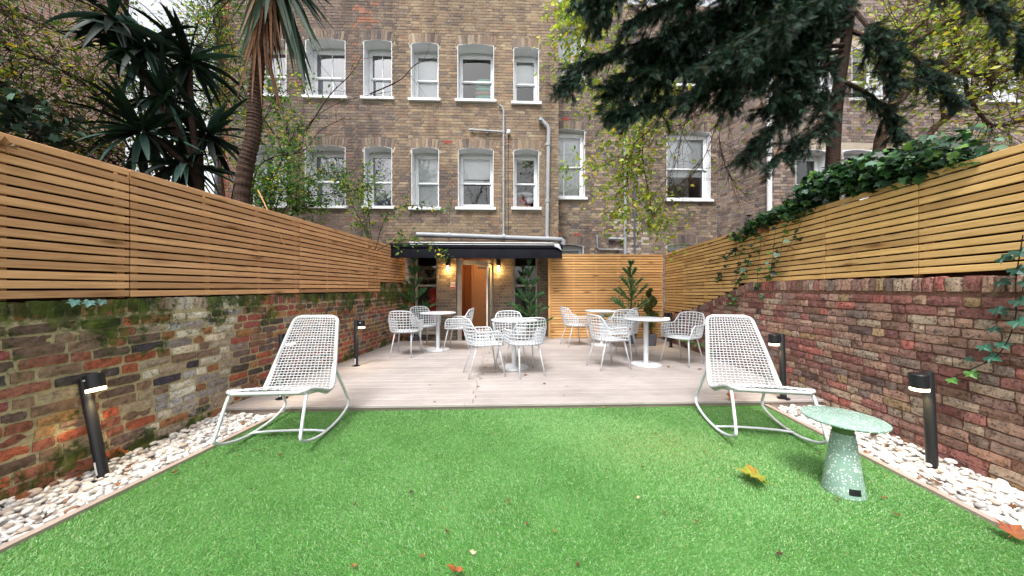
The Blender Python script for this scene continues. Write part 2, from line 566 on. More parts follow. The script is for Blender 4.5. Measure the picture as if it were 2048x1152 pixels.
# turf blades
n = NT('turf blade')
c = n.attr()
M['blade'] = None
p1 = n.pbr(c, .55, None, .2)
t1 = n.N('ShaderNodeBsdfTranslucent'); n.L(c, t1.inputs['Color'])
mx = n.N('ShaderNodeMixShader'); mx.inputs[0].default_value = .3
n.L(p1.outputs[0], mx.inputs[1]); n.L(t1.outputs[0], mx.inputs[2])
M['blade'] = n.done(mx)
def blades():
    N = 420000
    # denser where the picture shows it larger
    y = .9 + (3.44 - .9) * RG.random(N) ** 1.15
    x = EL + .0 + (ER - EL) * RG.random(N) + WS * y
    keep = y < DECK_Y + TH * x - .004
    x, y = x[keep], y[keep]; N = len(x)
    loc = np.stack([x, y, np.full(N, GZ - .002)], 1)
    sw = np.sin(x * 1.9 + 1.3 * np.sin(y * 2.1)) + np.sin(y * 2.7 + x)          # slow swirl of the pile
    az = sw * 1.1 + RG.normal(0, 1.3, N) - 1.2
    lean = np.clip(RG.normal(.5, .3, N), .05, 1.3)
    d = np.stack([np.cos(az) * np.sin(lean), np.sin(az) * np.sin(lean), np.cos(lean)], 1)
    side = np.stack([-np.sin(az), np.cos(az), np.zeros(N)], 1)
    a2 = RG.random(N) * math.pi
    side = side * np.cos(a2)[:, None] + np.cross(d, side) * np.sin(a2)[:, None]
    L = RG.uniform(.009, .019, N)
    w = RG.uniform(.0009, .0016, N) * (1 + .25 * np.clip(y - 1.5, 0, 2))
    bend = np.stack([np.cos(az), np.sin(az), -.2 * np.ones(N)], 1) * (L * .3)[:, None]
    b0 = loc - side * w[:, None]; b1 = loc + side * w[:, None]
    mid = loc + d * (L * .6)[:, None]
    m0 = mid - side * (w * .8)[:, None]; m1 = mid + side * (w * .8)[:, None]
    tip = loc + d * L[:, None] + bend
    V = np.stack([b0, b1, m1, m0, tip], 1).reshape(-1, 3)
    base = (np.arange(N) * 5)[:, None]
    FF = (base + np.array([0, 1, 2, 3, 3, 2, 4])).ravel()
    cnt = np.tile([4, 3], N)
    pal = np.array([srgb(104, 160, 86), srgb(132, 180, 112), srgb(172, 206, 156), srgb(78, 132, 64), srgb(176, 178, 124)])
    pr = RG.choice(5, N, p=[.30, .34, .20, .10, .06])
    fl = np.array([np.sin(x * .7 + 2) * np.cos(y * .9)])[0]
    cols = pal[pr] * (RG.uniform(.85, 1.12, N) * (1 + .07 * fl + .06 * sw / 2))[:, None]
    pl = .5 + .5 * np.sin(x * 1.7 + .6 + 1.2 * np.sin(y * 1.3)) * np.cos(y * 2.1 + x * .9)
    pl = np.clip(pl * .55 + RG.normal(0, .08, N), 0, .6)[:, None]
    cols = cols * (1 - pl) + pl * np.array(srgb(146, 188, 124)) * RG.uniform(.85, 1.1, N)[:, None]
    worn = np.exp(-(((x - 1.25) / .55) ** 2 + ((y - 2.6) / .35) ** 2)) * (RG.random(N) < .3)
    cols = cols * (1 - worn[:, None]) + worn[:, None] * np.array(srgb(160, 150, 96))
    me = np_mesh('grass', V, FF, cnt, np.repeat(cols, 5, axis=0))
    o = link('grass', me, M['blade'])
    tag(o, 'short bright green artificial turf pile covering the lawn', 'grass', kind='stuff')
blades()

# edging boards
for xa, xb in ((EL - .045, EL), (ER, ER + .045)):
    mb = MB()
    a = strip_poly(xa, xb, -2.5, 3.35 if xa < 0 else 3.5, GZ - .2)
    b = strip_poly(xa, xb, -2.5, 3.35 if xa < 0 else 3.5, GZ + .022)
    mb.add(a + b, [(4, 5, 6, 7), (0, 1, 5, 4), (1, 2, 6, 5), (2, 3, 7, 6), (3, 0, 4, 7)])
    tag(mb.build('edging_strip', M['edging']), kind='structure')

# soil bed below the pebbles and pebbles
def ico(sub=2):
    bm = bmesh.new(); bmesh.ops.create_icosphere(bm, subdivisions=sub, radius=1)
    v = [tuple(p.co) for p in bm.verts]; f = [tuple(q.index for q in p.verts) for p in bm.faces]
    bm.free(); return v, f
ICO_V, ICO_F = ico(2)
def pebbles(side, seed, label):
    rg = np.random.default_rng(seed)
    xa, xb = (XL - .02, EL - .045) if side < 0 else (ER + .045, XR + .02)
    mb = MB(); mb.add(strip_poly(xa, xb, -2.5, 3.6, GZ - .06), [(0, 1, 2, 3)])
    tag(mb.build('border_bed', M['soil']), kind='structure')
    P = []
    cell = .034
    for layer in range(3):
        for y in np.arange(.6, 3.5, cell):
            for x in np.arange(xa + .025, xb - .012, cell):
                P.append((x + rg.uniform(-.017, .017), y + rg.uniform(-.017, .017), layer))
    P = np.array(P)
    P = P[rg.random(len(P)) < np.where(P[:, 2] == 2, .30, .92)]
    N = len(P)
    x = P[:, 0] + WS * P[:, 1]; y = P[:, 1]
    big = .85 + .35 * rg.random(N)
    sx = rg.uniform(.016, .030, N) * big; sy = sx * rg.uniform(.62, .9, N); sz = sx * rg.uniform(.42, .62, N)
    ok = y + sx < deck_front(x) - .01
    z = GZ - .045 + P[:, 2] * .022 + rg.uniform(-.006, .006, N)
    mound = .02 * np.sin(y * 3 + x * 5)
    loc = np.stack([x, y, z + mound], 1)
    d = np.stack([rg.normal(0, 1, N), rg.normal(0, 1, N), rg.normal(0, .18, N)], 1)
    nrm = np.stack([rg.normal(0, .2, N), rg.normal(0, .2, N), np.ones(N)], 1)
    mats = frames(d, nrm)
    pal = np.array([srgb(214, 211, 208), srgb(224, 223, 221), srgb(202, 194, 186), srgb(180, 166, 154), srgb(164, 162, 160), srgb(134, 104, 88)])
    cols = pal[rg.choice(6, N, p=[.36, .34, .15, .08, .05, .02])] * rg.uniform(.9, 1.03, N)[:, None]
    o = scatter('pebbles', ICO_V, ICO_F, loc[ok], mats[ok], np.stack([sx, sy, sz], 1)[ok], cols[ok], M['pebble'], None, True)
    tag(o, label, 'pebbles', kind='stuff')
pebbles(-1, 3, 'loose white pebbles filling the border beside the mossy brick wall')
pebbles(1, 4, 'loose white pebbles filling the border beside the red brick wall')

# ------------------------------------------------------------------ deck
n = NT('composite decking')
o_ = n.obj(); inf = n.N('ShaderNodeObjectInfo')
rv = n.N('ShaderNodeCombineXYZ'); m1 = n.N('ShaderNodeMath', operation='MULTIPLY'); n.L(inf.outputs['Random'], m1.inputs[0]); m1.inputs[1].default_value = 23; n.L(m1.outputs[0], rv.inputs[0]); n.L(m1.outputs[0], rv.inputs[1])
g = n.noise(n.mapping(o_, (1.1, 55, 30), rv.outputs[0]), 2.2, 5, .6, .4)
dc = n.mix('MIX', n.ramp(g, [(.28, 0), (.72, 1)]), srgb(172, 164, 161), srgb(148, 140, 137))
dc = n.mix('MULTIPLY', 1, dc, n.ramp(inf.outputs['Random'], [(0, .90), (1, 1.06)]))
dc = n.mix('MULTIPLY', 1, dc, n.ramp(n.noise(n.pos(), 1.7, 5, .6), [(.28, .82), (.62, 1.06)]))
M['deck'] = n.done(n.pbr(dc, n.ramp(n.noise(n.pos(), 2.5, 4), [(.3, .42), (.7, .62)]), n.bump(g, .2, .003), .35))
deck = thing('deck', None, None, (0, DECK_Y, 0), TH_A)
deck['kind'] = 'structure'
PITCH = .1465
def deck_edge(side, yl):
    yw = DECK_Y + yl
    return wall_x(side, yw) - TH * 0 + side * .03
rows = int(4.0 / PITCH)
JX = -.42
for i in range(rows + 1):
    y0 = i * PITCH; y1 = y0 + PITCH - .006
    xa = deck_edge(-1, y0) ; xb = deck_edge(1, y0)
    for (a, b) in ((xa, JX + .02 * math.sin(i * 2.3) - .002), (JX + .02 * math.sin(i * 2.3) + .002, xb)):
        m = MB(); m.bbox(-(b - a) / 2, (b - a) / 2, -PITCH / 2 + .0022, PITCH / 2 - .0022, -.024, 0, .0025)
        o = m.build('deck_board', M['deck'], deck)
        o.location = ((a + b) / 2, (y0 + y1) / 2 + .02, rnd.uniform(-.0012, .0012))
ME_ = (rows + 1) * PITCH + .02
# extra boards in the corner in front of the back fence
for i in range(rows + 1, rows + 5):
    y0 = i * PITCH
    a = .62; b = deck_edge(1, y0)
    m = MB(); m.bbox(-(b - a) / 2, (b - a) / 2, -PITCH / 2 + .0022, PITCH / 2 - .0022, -.024, 0, .0025)
    o = m.build('deck_board', M['deck'], deck); o.location = ((a + b) / 2, y0 + PITCH / 2 + .017, rnd.uniform(-.001, .001))
# fascia boards and nosing
for (a, b) in ((deck_edge(-1, 0) + .005, -.50), (-.498, 1.42), (1.422, deck_edge(1, 0))):
    m = MB(); m.bbox(a, b, -.006, .014, -.10, -.002, .002)
    m.build('fascia_board', M['edging'], deck)
    m = MB(); m.bbox(a, b, -.03, -.0065, -.024, .003, .003)
    m.build('nosing', M['deck'], deck)
m = MB(); m.box(deck_edge(-1, 0), deck_edge(1, 0), .02, ME_ - .01, -.3, -.03)
m.build('joists', M['soil'], deck)
# sunk area in front of the door
m = MB(); m.box(-4.2, 4.6, 7.3, 9.2, -.5, -.16)
tag(m.build('lightwell_floor', M['grey_mat']), kind='structure')

# ------------------------------------------------------------------ garden walls
def brick_geo(L, h, D, rg, rough=.006, nx=5, nz=3):
    "a worn brick: front at y=0 looking along -y, centred in x and z"
    V = []; Fc = []
    xs = np.linspace(-L / 2, L / 2, nx); zs = np.linspace(-h / 2, h / 2, nz)
    for j, z in enumerate(zs):
        for i, x in enumerate(xs):
            ex = i in (0, nx - 1); ez = j in (0, nz - 1)
            y = rg.gauss(0, rough * .55)
            if ex or ez: y += abs(rg.gauss(.0028, .0022))
            if ex and ez: y += .003
            xx = x + rg.gauss(0, rough * .5); zz = z + rg.gauss(0, rough * .55)
            if ex and ez:
                xx *= .982; zz *= .93
            V.append((xx, y, zz))
    for j in range(nz - 1):
        for i in range(nx - 1):
            a = j * nx + i
            Fc.append((a, a + 1, a + nx + 1, a + nx))
    ring = [i for i in range(nx)] + [nx * j + nx - 1 for j in range(1, nz)] + [nx * (nz - 1) + i for i in range(nx - 2, -1, -1)] + [nx * j for j in range(nz - 2, 0, -1)]
    b = len(V)
    for k in ring:
        x, y, z = V[k]; V.append((x, D, z))
    m_ = len(ring)
    for k in range(m_):
        q = (k + 1) % m_
        Fc.append((ring[k], b + k, b + q, ring[q]))
    return V, Fc

def pick(rg, pal, grey=0.0):
    t = rg.random() * sum(w for w, c in pal)
    for w, c in pal:
        t -= w
        if t <= 0: break
    k = rg.uniform(.82, 1.15); j = rg.uniform(.94, 1.06)
    c = (c[0] * k * j, c[1] * k, c[2] * k / j)
    g_ = (c[0] + c[1] + c[2]) / 3
    return tuple(q * (1 - grey) + g_ * grey for q in c)

PAL_L1 = [(2.4, srgb(150, 88, 68)), (3, srgb(140, 108, 86)), (1.2, srgb(168, 146, 118)), (1.5, srgb(176, 88, 52)), (2, srgb(112, 88, 78)), (1, srgb(196, 92, 56)), (1.2, srgb(160, 120, 70)), (1, srgb(84, 74, 72)), (.8, srgb(158, 82, 80))]
PAL_L2 = [(3, srgb(206, 194, 176)), (2.2, srgb(164, 146, 130)), (1.5, srgb(150, 140, 138)), (1.2, srgb(150, 104, 74)), (1, srgb(130, 106, 92)), (.7, srgb(72, 62, 72)), (.8, srgb(180, 172, 168))]
PAL_L3 = [(2.2, srgb(156, 80, 70)), (2.5, srgb(136, 98, 76)), (2, srgb(112, 92, 88)), (1.2, srgb(174, 122, 72)), (.8, srgb(176, 92, 60)), (1, srgb(140, 124, 118)), (.7, srgb(90, 78, 74))]
PAL_R = [(1.9, srgb(156, 94, 84)), (1.3, srgb(138, 82, 76)), (1.4, srgb(132, 96, 78)), (3, srgb(172, 130, 108)), (2.2, srgb(174, 148, 124)), (2, srgb(150, 108, 96)), (.6, srgb(182, 96, 82)), (1.2, srgb(134, 110, 100)), (.7, srgb(178, 142, 96)), (.5, srgb(98, 76, 74))]

def garden_wall(side, name, label, top, s0, s1, zb, pal_fn, bm_, mm_, joint, rough):
    """local x runs along the wall away from the camera, front looks at the garden"""
    rg = random.Random(5 + side)
    root = thing(name, label, 'wall', (XL if side < 0 else XR, 0, 0), WALL_ROT)
    sg = 1 if side < 0 else -1           # left wall front looks along -y local, right wall along +y
    ch = .0765
    items = []
    z = zb
    row = 0
    cop = .112
    while True:
        x = s0 - rg.uniform(0, .2)
        any_ = False
        k = row % 2
        while x < s1:
            hd = (k % 2 == 0) if rg.random() < .72 else rg.random() < .4
            k += 1
            L = rg.uniform(.098, .118) if hd else rg.uniform(.205, .228)
            xc = x + L / 2
            t = top(xc) - cop - .012
            wob = .006 * math.sin(xc * 1.7 + row) if side < 0 else .003 * math.sin(xc * 1.3 + row)
            hh = ch - joint - rg.uniform(-.002, .004)
            if z + hh <= t + .012:
                any_ = True
                hh2 = min(hh, t - z)
                if hh2 > .03 and xc + L / 2 < s1 + .05:
                    items.append((xc, z + hh / 2 + wob, L - joint * rg.uniform(.8, 1.2), hh, 0, rg.gauss(0, .007), pal_fn(xc, z, rg)))
            x += L + joint * .3
        z += ch; row += 1
        if not any_ or z > 2: break
    # brick-on-edge coping
    x = s0
    while x < s1:
        L = rg.uniform(.062, .082) if rg.random() < .8 else rg.uniform(.09, .115)
        xc = x + L / 2
        items.append((xc, top(xc) - cop / 2 + rg.gauss(0, .003), L - .009, cop + rg.gauss(0, .003), 1, math.atan((top(xc + .05) - top(xc - .05)) / .1) + rg.gauss(0, .02), pal_fn(xc, 1.1, rg)))
        x += L
    # mortar core
    N = 120
    V = []; Fc = []
    Dw = .215
    yf = (.0085 if side < 0 else .0125) * sg
    for i in range(N + 1):
        s = s0 + (s1 - s0) * i / N
        for yy in (yf, Dw * sg):
            V += [(s, yy, zb - .3), (s, yy, top(s) - .012)]
    for i in range(N):
        a = i * 4; b = a + 4
        Fc += [(a, b, b + 1, a + 1), (a + 2, a + 3, b + 3, b + 2), (a + 1, b + 1, b + 3, a + 3)]
    Fc += [(0, 1, 3, 2), (N * 4, N * 4 + 2, N * 4 + 3, N * 4 + 1)]
    mo = MB(); mo.add(V, Fc, srgb(178, 164, 132) if side < 0 else srgb(122, 90, 78))
    mo.build('mortar', mm_, root, cols=True)
    # rank by size in the picture
    ca, sa = math.cos(WALL_ROT), math.sin(WALL_ROT)
    def score(it):
        X = (XL if side < 0 else XR) + it[0] * ca; Y = it[0] * sa
        if Y < .25: return 0
        u = F * X / Y; v = F * (CAMZ - it[1]) / Y
        if abs(u) > 1060 or abs(v) > 600: return 0
        return it[2] * it[3] / Y ** 2 / Y
    items.sort(key=score, reverse=True)
    stuff = MB()
    for i, (xc, zc, L, h, kind, rot, col) in enumerate(items):
        V, Fc = brick_geo(L, h, .05, rg, rough)
        pr = rg.gauss(0, .0022)
        if sg < 0:
            V = [(-a, b, c) for a, b, c in V]
        V = [(a, b * sg, c) for a, b, c in V]
        if sg < 0:
            V = [(a, b, c) for a, b, c in V]
        if i < 300:
            m = MB(); m.add(V, Fc, col)
            o = m.build('brick', bm_, root, cols=True, smooth=False)
            o.location = (xc, pr, zc); o.rotation_euler = (0, -rot, 0)
        else:
            c_, s_ = math.cos(rot), math.sin(rot)
            stuff.add([(xc + a * c_ - c * s_, b + pr, zc + a * s_ + c * c_) for a, b, c in V], Fc, col)
    o = stuff.build('brickwork', bm_, root, cols=True)
    o['kind'] = 'stuff'
    return root

def pal_left(s, z, rg):
    if 2.66 < s < 3.46: return pick(rg, PAL_L2, .05)
    if s < 2.66:
        return pick(rg, PAL_L1, .18)
    return pick(rg, PAL_L3, .15)
def pal_right(s, z, rg): return pick(rg, PAL_R, .26)
def top_left(s): return 1.145 if s < 6.7 else 1.335
def top_right(s):
    if s < 4.75: return 1.315
    if s < 6.55: return 1.315 - (s - 4.75) * .297
    return .78 - (s - 6.55) * .17
garden_wall(-1, 'garden_wall', 'mossy multicoloured brick wall with pale mortar below the tan slatted fence', top_left, -1.6, 8.35, -.13, pal_left, M['brick_l'], M['mortar_l'], .013, .0042)
garden_wall(1, 'garden_wall', 'dark red pitted brick wall whose top slopes down towards the potted topiary', top_right, -1.6, 8.0, -.13, pal_right, M['brick_r'], M['mortar_r'], .0085, .0038)

# ------------------------------------------------------------------ slatted fences
SLP = .0645; SLH = .0500; SLT = .019
def slat_mesh(L, name='slat'):
    m = MB(); m.bbox(-L / 2, L / 2, -SLT / 2, SLT / 2, -SLH / 2, SLH / 2, .003)
    me = bpy.data.meshes.new(name); me.from_pydata(m.v, [], m.f); me.update()
    return me
def fence_run(root, panels, z0_fn, nsl, mat, sg, tilt=0, zlow=None, yo=0.0):
    "panels = [(s0, s1)]; slats run along local x"
    for (a, b) in panels:
        L = b - a - .006
        me = slat_mesh(L); me.materials.append(mat)
        mid = (a + b) / 2
        zz = z0_fn(mid)
        for k in range(nsl):
            o = bpy.data.objects.new('slat', me); COL.objects.link(o); o.parent = root
            o.location = (mid, yo + rnd.uniform(-.001, .001), zz + SLH / 2 + k * SLP + rnd.uniform(-.0012, .0012))
            o.rotation_euler = (0, -tilt + rnd.gauss(0, .0005), 0)
        for f in (.012, .335, .665, .988):
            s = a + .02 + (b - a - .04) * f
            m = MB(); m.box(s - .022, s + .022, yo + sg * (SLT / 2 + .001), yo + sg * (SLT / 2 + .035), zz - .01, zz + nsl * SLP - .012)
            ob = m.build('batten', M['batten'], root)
        # the dark backing boards are built further down
    return root
FL = thing('slatted_fence', 'tan horizontal slatted timber fence on top of the mossy brick wall', 'fence', (XL, 0, 0), WALL_ROT)
J = [-1.05, .77, s_of(269, -1), s_of(605, -1), s_of(741, -1)]
pan = [(J[i], J[i + 1]) for i in range(4)]
fence_run(FL, pan, lambda s: 1.162, 16, M['wood_l'], 1, yo=.05)
# shorter last panel above the raised end of the wall
a, b = J[4], J[4] + .42
fence_run(FL, [(J[4], 6.68)], lambda s: 1.162, 16, M['wood_l'], 1, yo=.05)
fence_run(FL, [(6.68, 7.95)], lambda s: 1.162 + 3 * SLP, 13, M['wood_l'], 1, yo=.05)
FRN = thing('slatted_fence', 'honey coloured horizontal slatted timber fence on top of the red brick wall', 'fence', (XR, 0, 0), WALL_ROT)
JR = [-1.0, .86, s_of(1826, 1), s_of(1642, 1) , s_of(1470, 1), s_of(1404, 1), s_of(1362, 1), 8.02]
TR = -.0165
def zr(s): return 1.345 + (s - 2.7) * TR
zl = lambda s: zr(s)
fence_run(FRN, [(JR[i], JR[i + 1]) for i in range(3)] , zr, 13, M['wood_r'], -1, tilt=math.atan(TR), yo=-.05)
fence_run(FRN, [(JR[3], JR[4])], zr, 13, M['wood_r'], -1, tilt=math.atan(TR), yo=-.05)
# panels that run on down beside the sloping wall: slats end at the slope
for i in (4, 5, 6):
    a, b = JR[i], JR[i + 1]
    zz = zr((a + b) / 2)
    for k in range(-14, 13):
        z = zz + k * SLP
        # where along s does the wall top drop below this slat
        sx = a
        while sx < b - .05 and top_right(sx) > z + .004:
            sx += .02
        if b - sx < .08: continue
        L = b - sx - .006
        me = slat_mesh(L); me.materials.append(M['wood_r'])
        o = bpy.data.objects.new('slat', me); COL.objects.link(o); o.parent = FRN
        o.location = ((sx + b) / 2, -.05 + rnd.uniform(-.001, .001), z + SLH / 2 + ((sx + b) / 2 - (a + b) / 2) * TR); o.rotation_euler = (0, -math.atan(TR), 0)
    for f in (.02, .5, .98):
        s = a + (b - a) * f
        m = MB(); m.box(s - .022, s + .022, -.05 - SLT / 2 - .035, -.05 - SLT / 2 - .001, max(top_right(s) - .02, zz - 14 * SLP), zz + 13 * SLP - .02)
        m.build('batten', M['batten'], FRN)
# screen across the end of the garden
BP = pt(1320, 509, 7.86)
FB = thing('slatted_fence', 'tall pale slatted timber screen across the deck end behind the potted pine', 'fence', (0, 7.80, 0), TH_A)
bx0, bx1 = (1101 - 1024) / F * 7.85, 3.745
for (a, b) in ((bx0, (bx0 + bx1) / 2 + .35), ((bx0 + bx1) / 2 + .35, bx1)):
    me = slat_mesh(b - a - .004); me.materials.append(M['wood_b'])
    for k in range(32):
        o = bpy.data.objects.new('slat', me); COL.objects.link(o); o.parent = FB
        o.location = ((a + b) / 2, rnd.uniform(-.001, .001), .012 + SLH / 2 + k * SLP); o.rotation_euler = (0, rnd.gauss(0, .0006), 0)
for s in np.linspace(bx0 + .03, bx1 - .03, 6):
    m = MB(); m.box(s - .022, s + .022, SLT / 2 + .001, SLT / 2 + .035, 0, 2.05); m.build('batten', M['batten'], FB)
m = MB(); m.bbox(bx0 - .055, bx0 - .004, -.03, .07, 0, 2.06); m.build('post', M['wood_b'], FB)
M['backing'] = plain('dark weathered boards', srgb(66, 48, 36), .9, .3, 6, .3, 40, .1)  # boards added behind the slats so the gaps look dark
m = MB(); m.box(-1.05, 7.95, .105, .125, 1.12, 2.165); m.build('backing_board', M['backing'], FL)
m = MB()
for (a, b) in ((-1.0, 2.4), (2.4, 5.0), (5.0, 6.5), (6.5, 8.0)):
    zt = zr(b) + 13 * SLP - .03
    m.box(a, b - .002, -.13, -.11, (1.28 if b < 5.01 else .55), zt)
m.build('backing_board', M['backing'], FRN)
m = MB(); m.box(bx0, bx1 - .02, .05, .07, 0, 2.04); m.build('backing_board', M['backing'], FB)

# ------------------------------------------------------------------ houses
D1, D2, D3 = 8.30, 8.95, 7.62        # facade planes: main block, set-back part, wing
def FX(u, v, D):
    a = (u - 1024) / F
    t = D / (1 - TH * a)
    return a * t / math.cos(TH_A), CAMZ + (576 - v) / F * t

PAL_H = [(3, srgb(144, 121, 97)), (2.5, srgb(132, 109, 88)), (2, srgb(152, 130, 103)), (1.4, srgb(118, 100, 88)), (1.2, srgb(138, 112, 92)), (.25, srgb(98, 86, 80)), (.12, srgb(150, 108, 86)), (.5, srgb(164, 143, 114))]
PAL_HD = [(2, srgb(118, 101, 90)), (2.5, srgb(106, 90, 83)), (1.5, srgb(130, 109, 92)), (1.2, srgb(94, 83, 81)), (1, srgb(114, 92, 81)), (.15, srgb(134, 96, 80)), (.6, srgb(138, 120, 99))]
PAL_HW = [(2, srgb(140, 122, 112)), (2, srgb(126, 108, 102)), (1.5, srgb(152, 132, 116)), (1, srgb(112, 98, 96)), (.6, srgb(150, 122, 104))]

def brick_box(xa, xb, za, zb, y0, y1, rg):
    j = lambda: rg.gauss(0, .0018)
    V = [(xa + j(), y0 + abs(j()) , za + j()), (xb + j(), y0 + abs(j()), za + j()), (xb + j(), y0 + abs(j()), zb + j()), (xa + j(), y0 + abs(j()), zb + j()),
         (xa, y1, za), (xb, y1, za), (xb, y1, zb), (xa, y1, zb)]
    Fc = [(0, 1, 2, 3), (0, 4, 5, 1), (1, 5, 6, 2), (2, 6, 7, 3), (3, 7, 4, 0)]
    return V, Fc

def brick_facade(root, wname, x0, x1, z0, z1, holes, arches, pal_fn, seed, prefer, indiv=300, loc=None, rot=None, red=()):
    """wall in the local xz plane, front along -y; holes = rectangles, arches = rectangles kept free of courses"""
    rg = random.Random(seed)
    # mortar sheet with openings
    xs = sorted({x0, x1, *[h[0] for h in holes], *[h[1] for h in holes]})
    zs = sorted({z0, z1, *[h[2] for h in holes], *[h[3] for h in holes]})
    xs = [x for x in xs if x0 <= x <= x1]; zs = [z for z in zs if z0 <= z <= z1]
    m = MB()
    for i in range(len(xs) - 1):
        for j in range(len(zs) - 1):
            cx, cz = (xs[i] + xs[i + 1]) / 2, (zs[j] + zs[j + 1]) / 2
            if any(h[0] < cx < h[1] and h[2] < cz < h[3] for h in holes): continue
            m.add([(xs[i], .008, zs[j]), (xs[i + 1], .008, zs[j]), (xs[i + 1], .008, zs[j + 1]), (xs[i], .008, zs[j + 1])], [(0, 1, 2, 3)])
    wall = m.build(wname, M['mortar_h'], root)
    if loc is not None:
        wall.location = loc; wall.rotation_euler = (0, 0, rot)
    items = []
    ch = .075
    row = 0
    z = z0
    blocks = list(holes) + list(arches)
    while z < z1 - .02:
        x = x0 - (.0 if row % 2 else .17)
        k = row % 2
        while x < x1:
            L = .1025 if k % 2 else .215
            k += 1
            xa, xb = max(x, x0), min(x + L, x1)
            x += L + .0105
            segs = [(xa, xb)]
            for h in blocks:
                if h[2] < z + .06 and h[3] > z + .02:
                    ns = []
                    for a, b in segs:
                        if b <= h[0] or a >= h[1]: ns.append((a, b)); continue
                        if a < h[0] - .02: ns.append((a, h[0] - .005))
                        if b > h[1] + .02: ns.append((h[1] + .005, b))
                    segs = ns
            for a, b in segs:
                if b - a > .02:
                    c = pal_fn((a + b) / 2, z, rg)
                    items.append((a, b, z + rg.gauss(0, .001), z + .0655 + rg.gauss(0, .0012), c))
        z += ch; row += 1
    items.sort(key=lambda it: prefer(it))
    stuff = MB()
    for i, (a, b, za, zb, c) in enumerate(items):
        if i < indiv:
            L, h = b - a, zb - za
            V, Fc = brick_box(-L / 2, L / 2, -h / 2, h / 2, -.004 + rg.gauss(0, .0012), .012, rg)
            mm = MB(); mm.add(V, Fc, c)
            o = mm.build('brick', M['brick_house'], wall, cols=True)
            o.location = ((a + b) / 2, 0, (za + zb) / 2)
        else:
            V, Fc = brick_box(a, b, za, zb, -.004 + rg.gauss(0, .0012), .012, rg)
            stuff.add(V, Fc, c)
    o = stuff.build('brickwork', M['brick_house'], wall, cols=True); o['kind'] = 'stuff'
    return wall

def arch_curve(x0, x1, z1, rise, t):
    return x0 + (x1 - x0) * t, z1 - rise + rise * 4 * t * (1 - t)

def arch_bricks(root, x0, x1, z1, rise, pal, rg, H=.235, y=0.0):
    n = max(7, int((x1 - x0 + .08) / .075))
    ov = .05
    m = MB(); bk = MB()
    for i in range(n):
        ta = i / n; tb = (i + 1) / n
        def P(t, h):
            xx, zz = arch_curve(x0 - ov, x1 + ov, z1, rise, t)
            return (xx + (t - .5) * h * .35, zz + h + .002)
        g = .06 / n * 1.0
        a0, b0, b1, a1 = P(ta + g, 0), P(tb - g, 0), P(tb - g, H), P(ta + g, H)
        yy = y - .0085 + rg.gauss(0, .0008)
        V = [(q[0], yy, q[1]) for q in (a0, b0, b1, a1)] + [(q[0], y + .10, q[1]) for q in (a0, b0, b1, a1)]
        m.add(V, [(0, 1, 2, 3), (0, 4, 5, 1), (1, 5, 6, 2), (2, 6, 7, 3), (3, 7, 4, 0)], pick(rg, pal, .3))
        a0, b0, b1, a1 = P(ta, .004), P(tb, .004), P(tb, H), P(ta, H)
        bk.add([(q[0], y + .006, q[1]) for q in (a0, b0, b1, a1)], [(0, 1, 2, 3)])
    o = m.build('arch_bricks', M['brick_house'], root, cols=True); o['kind'] = 'stuff'
    bk.build('arch_mortar', M['mortar_h'], o)

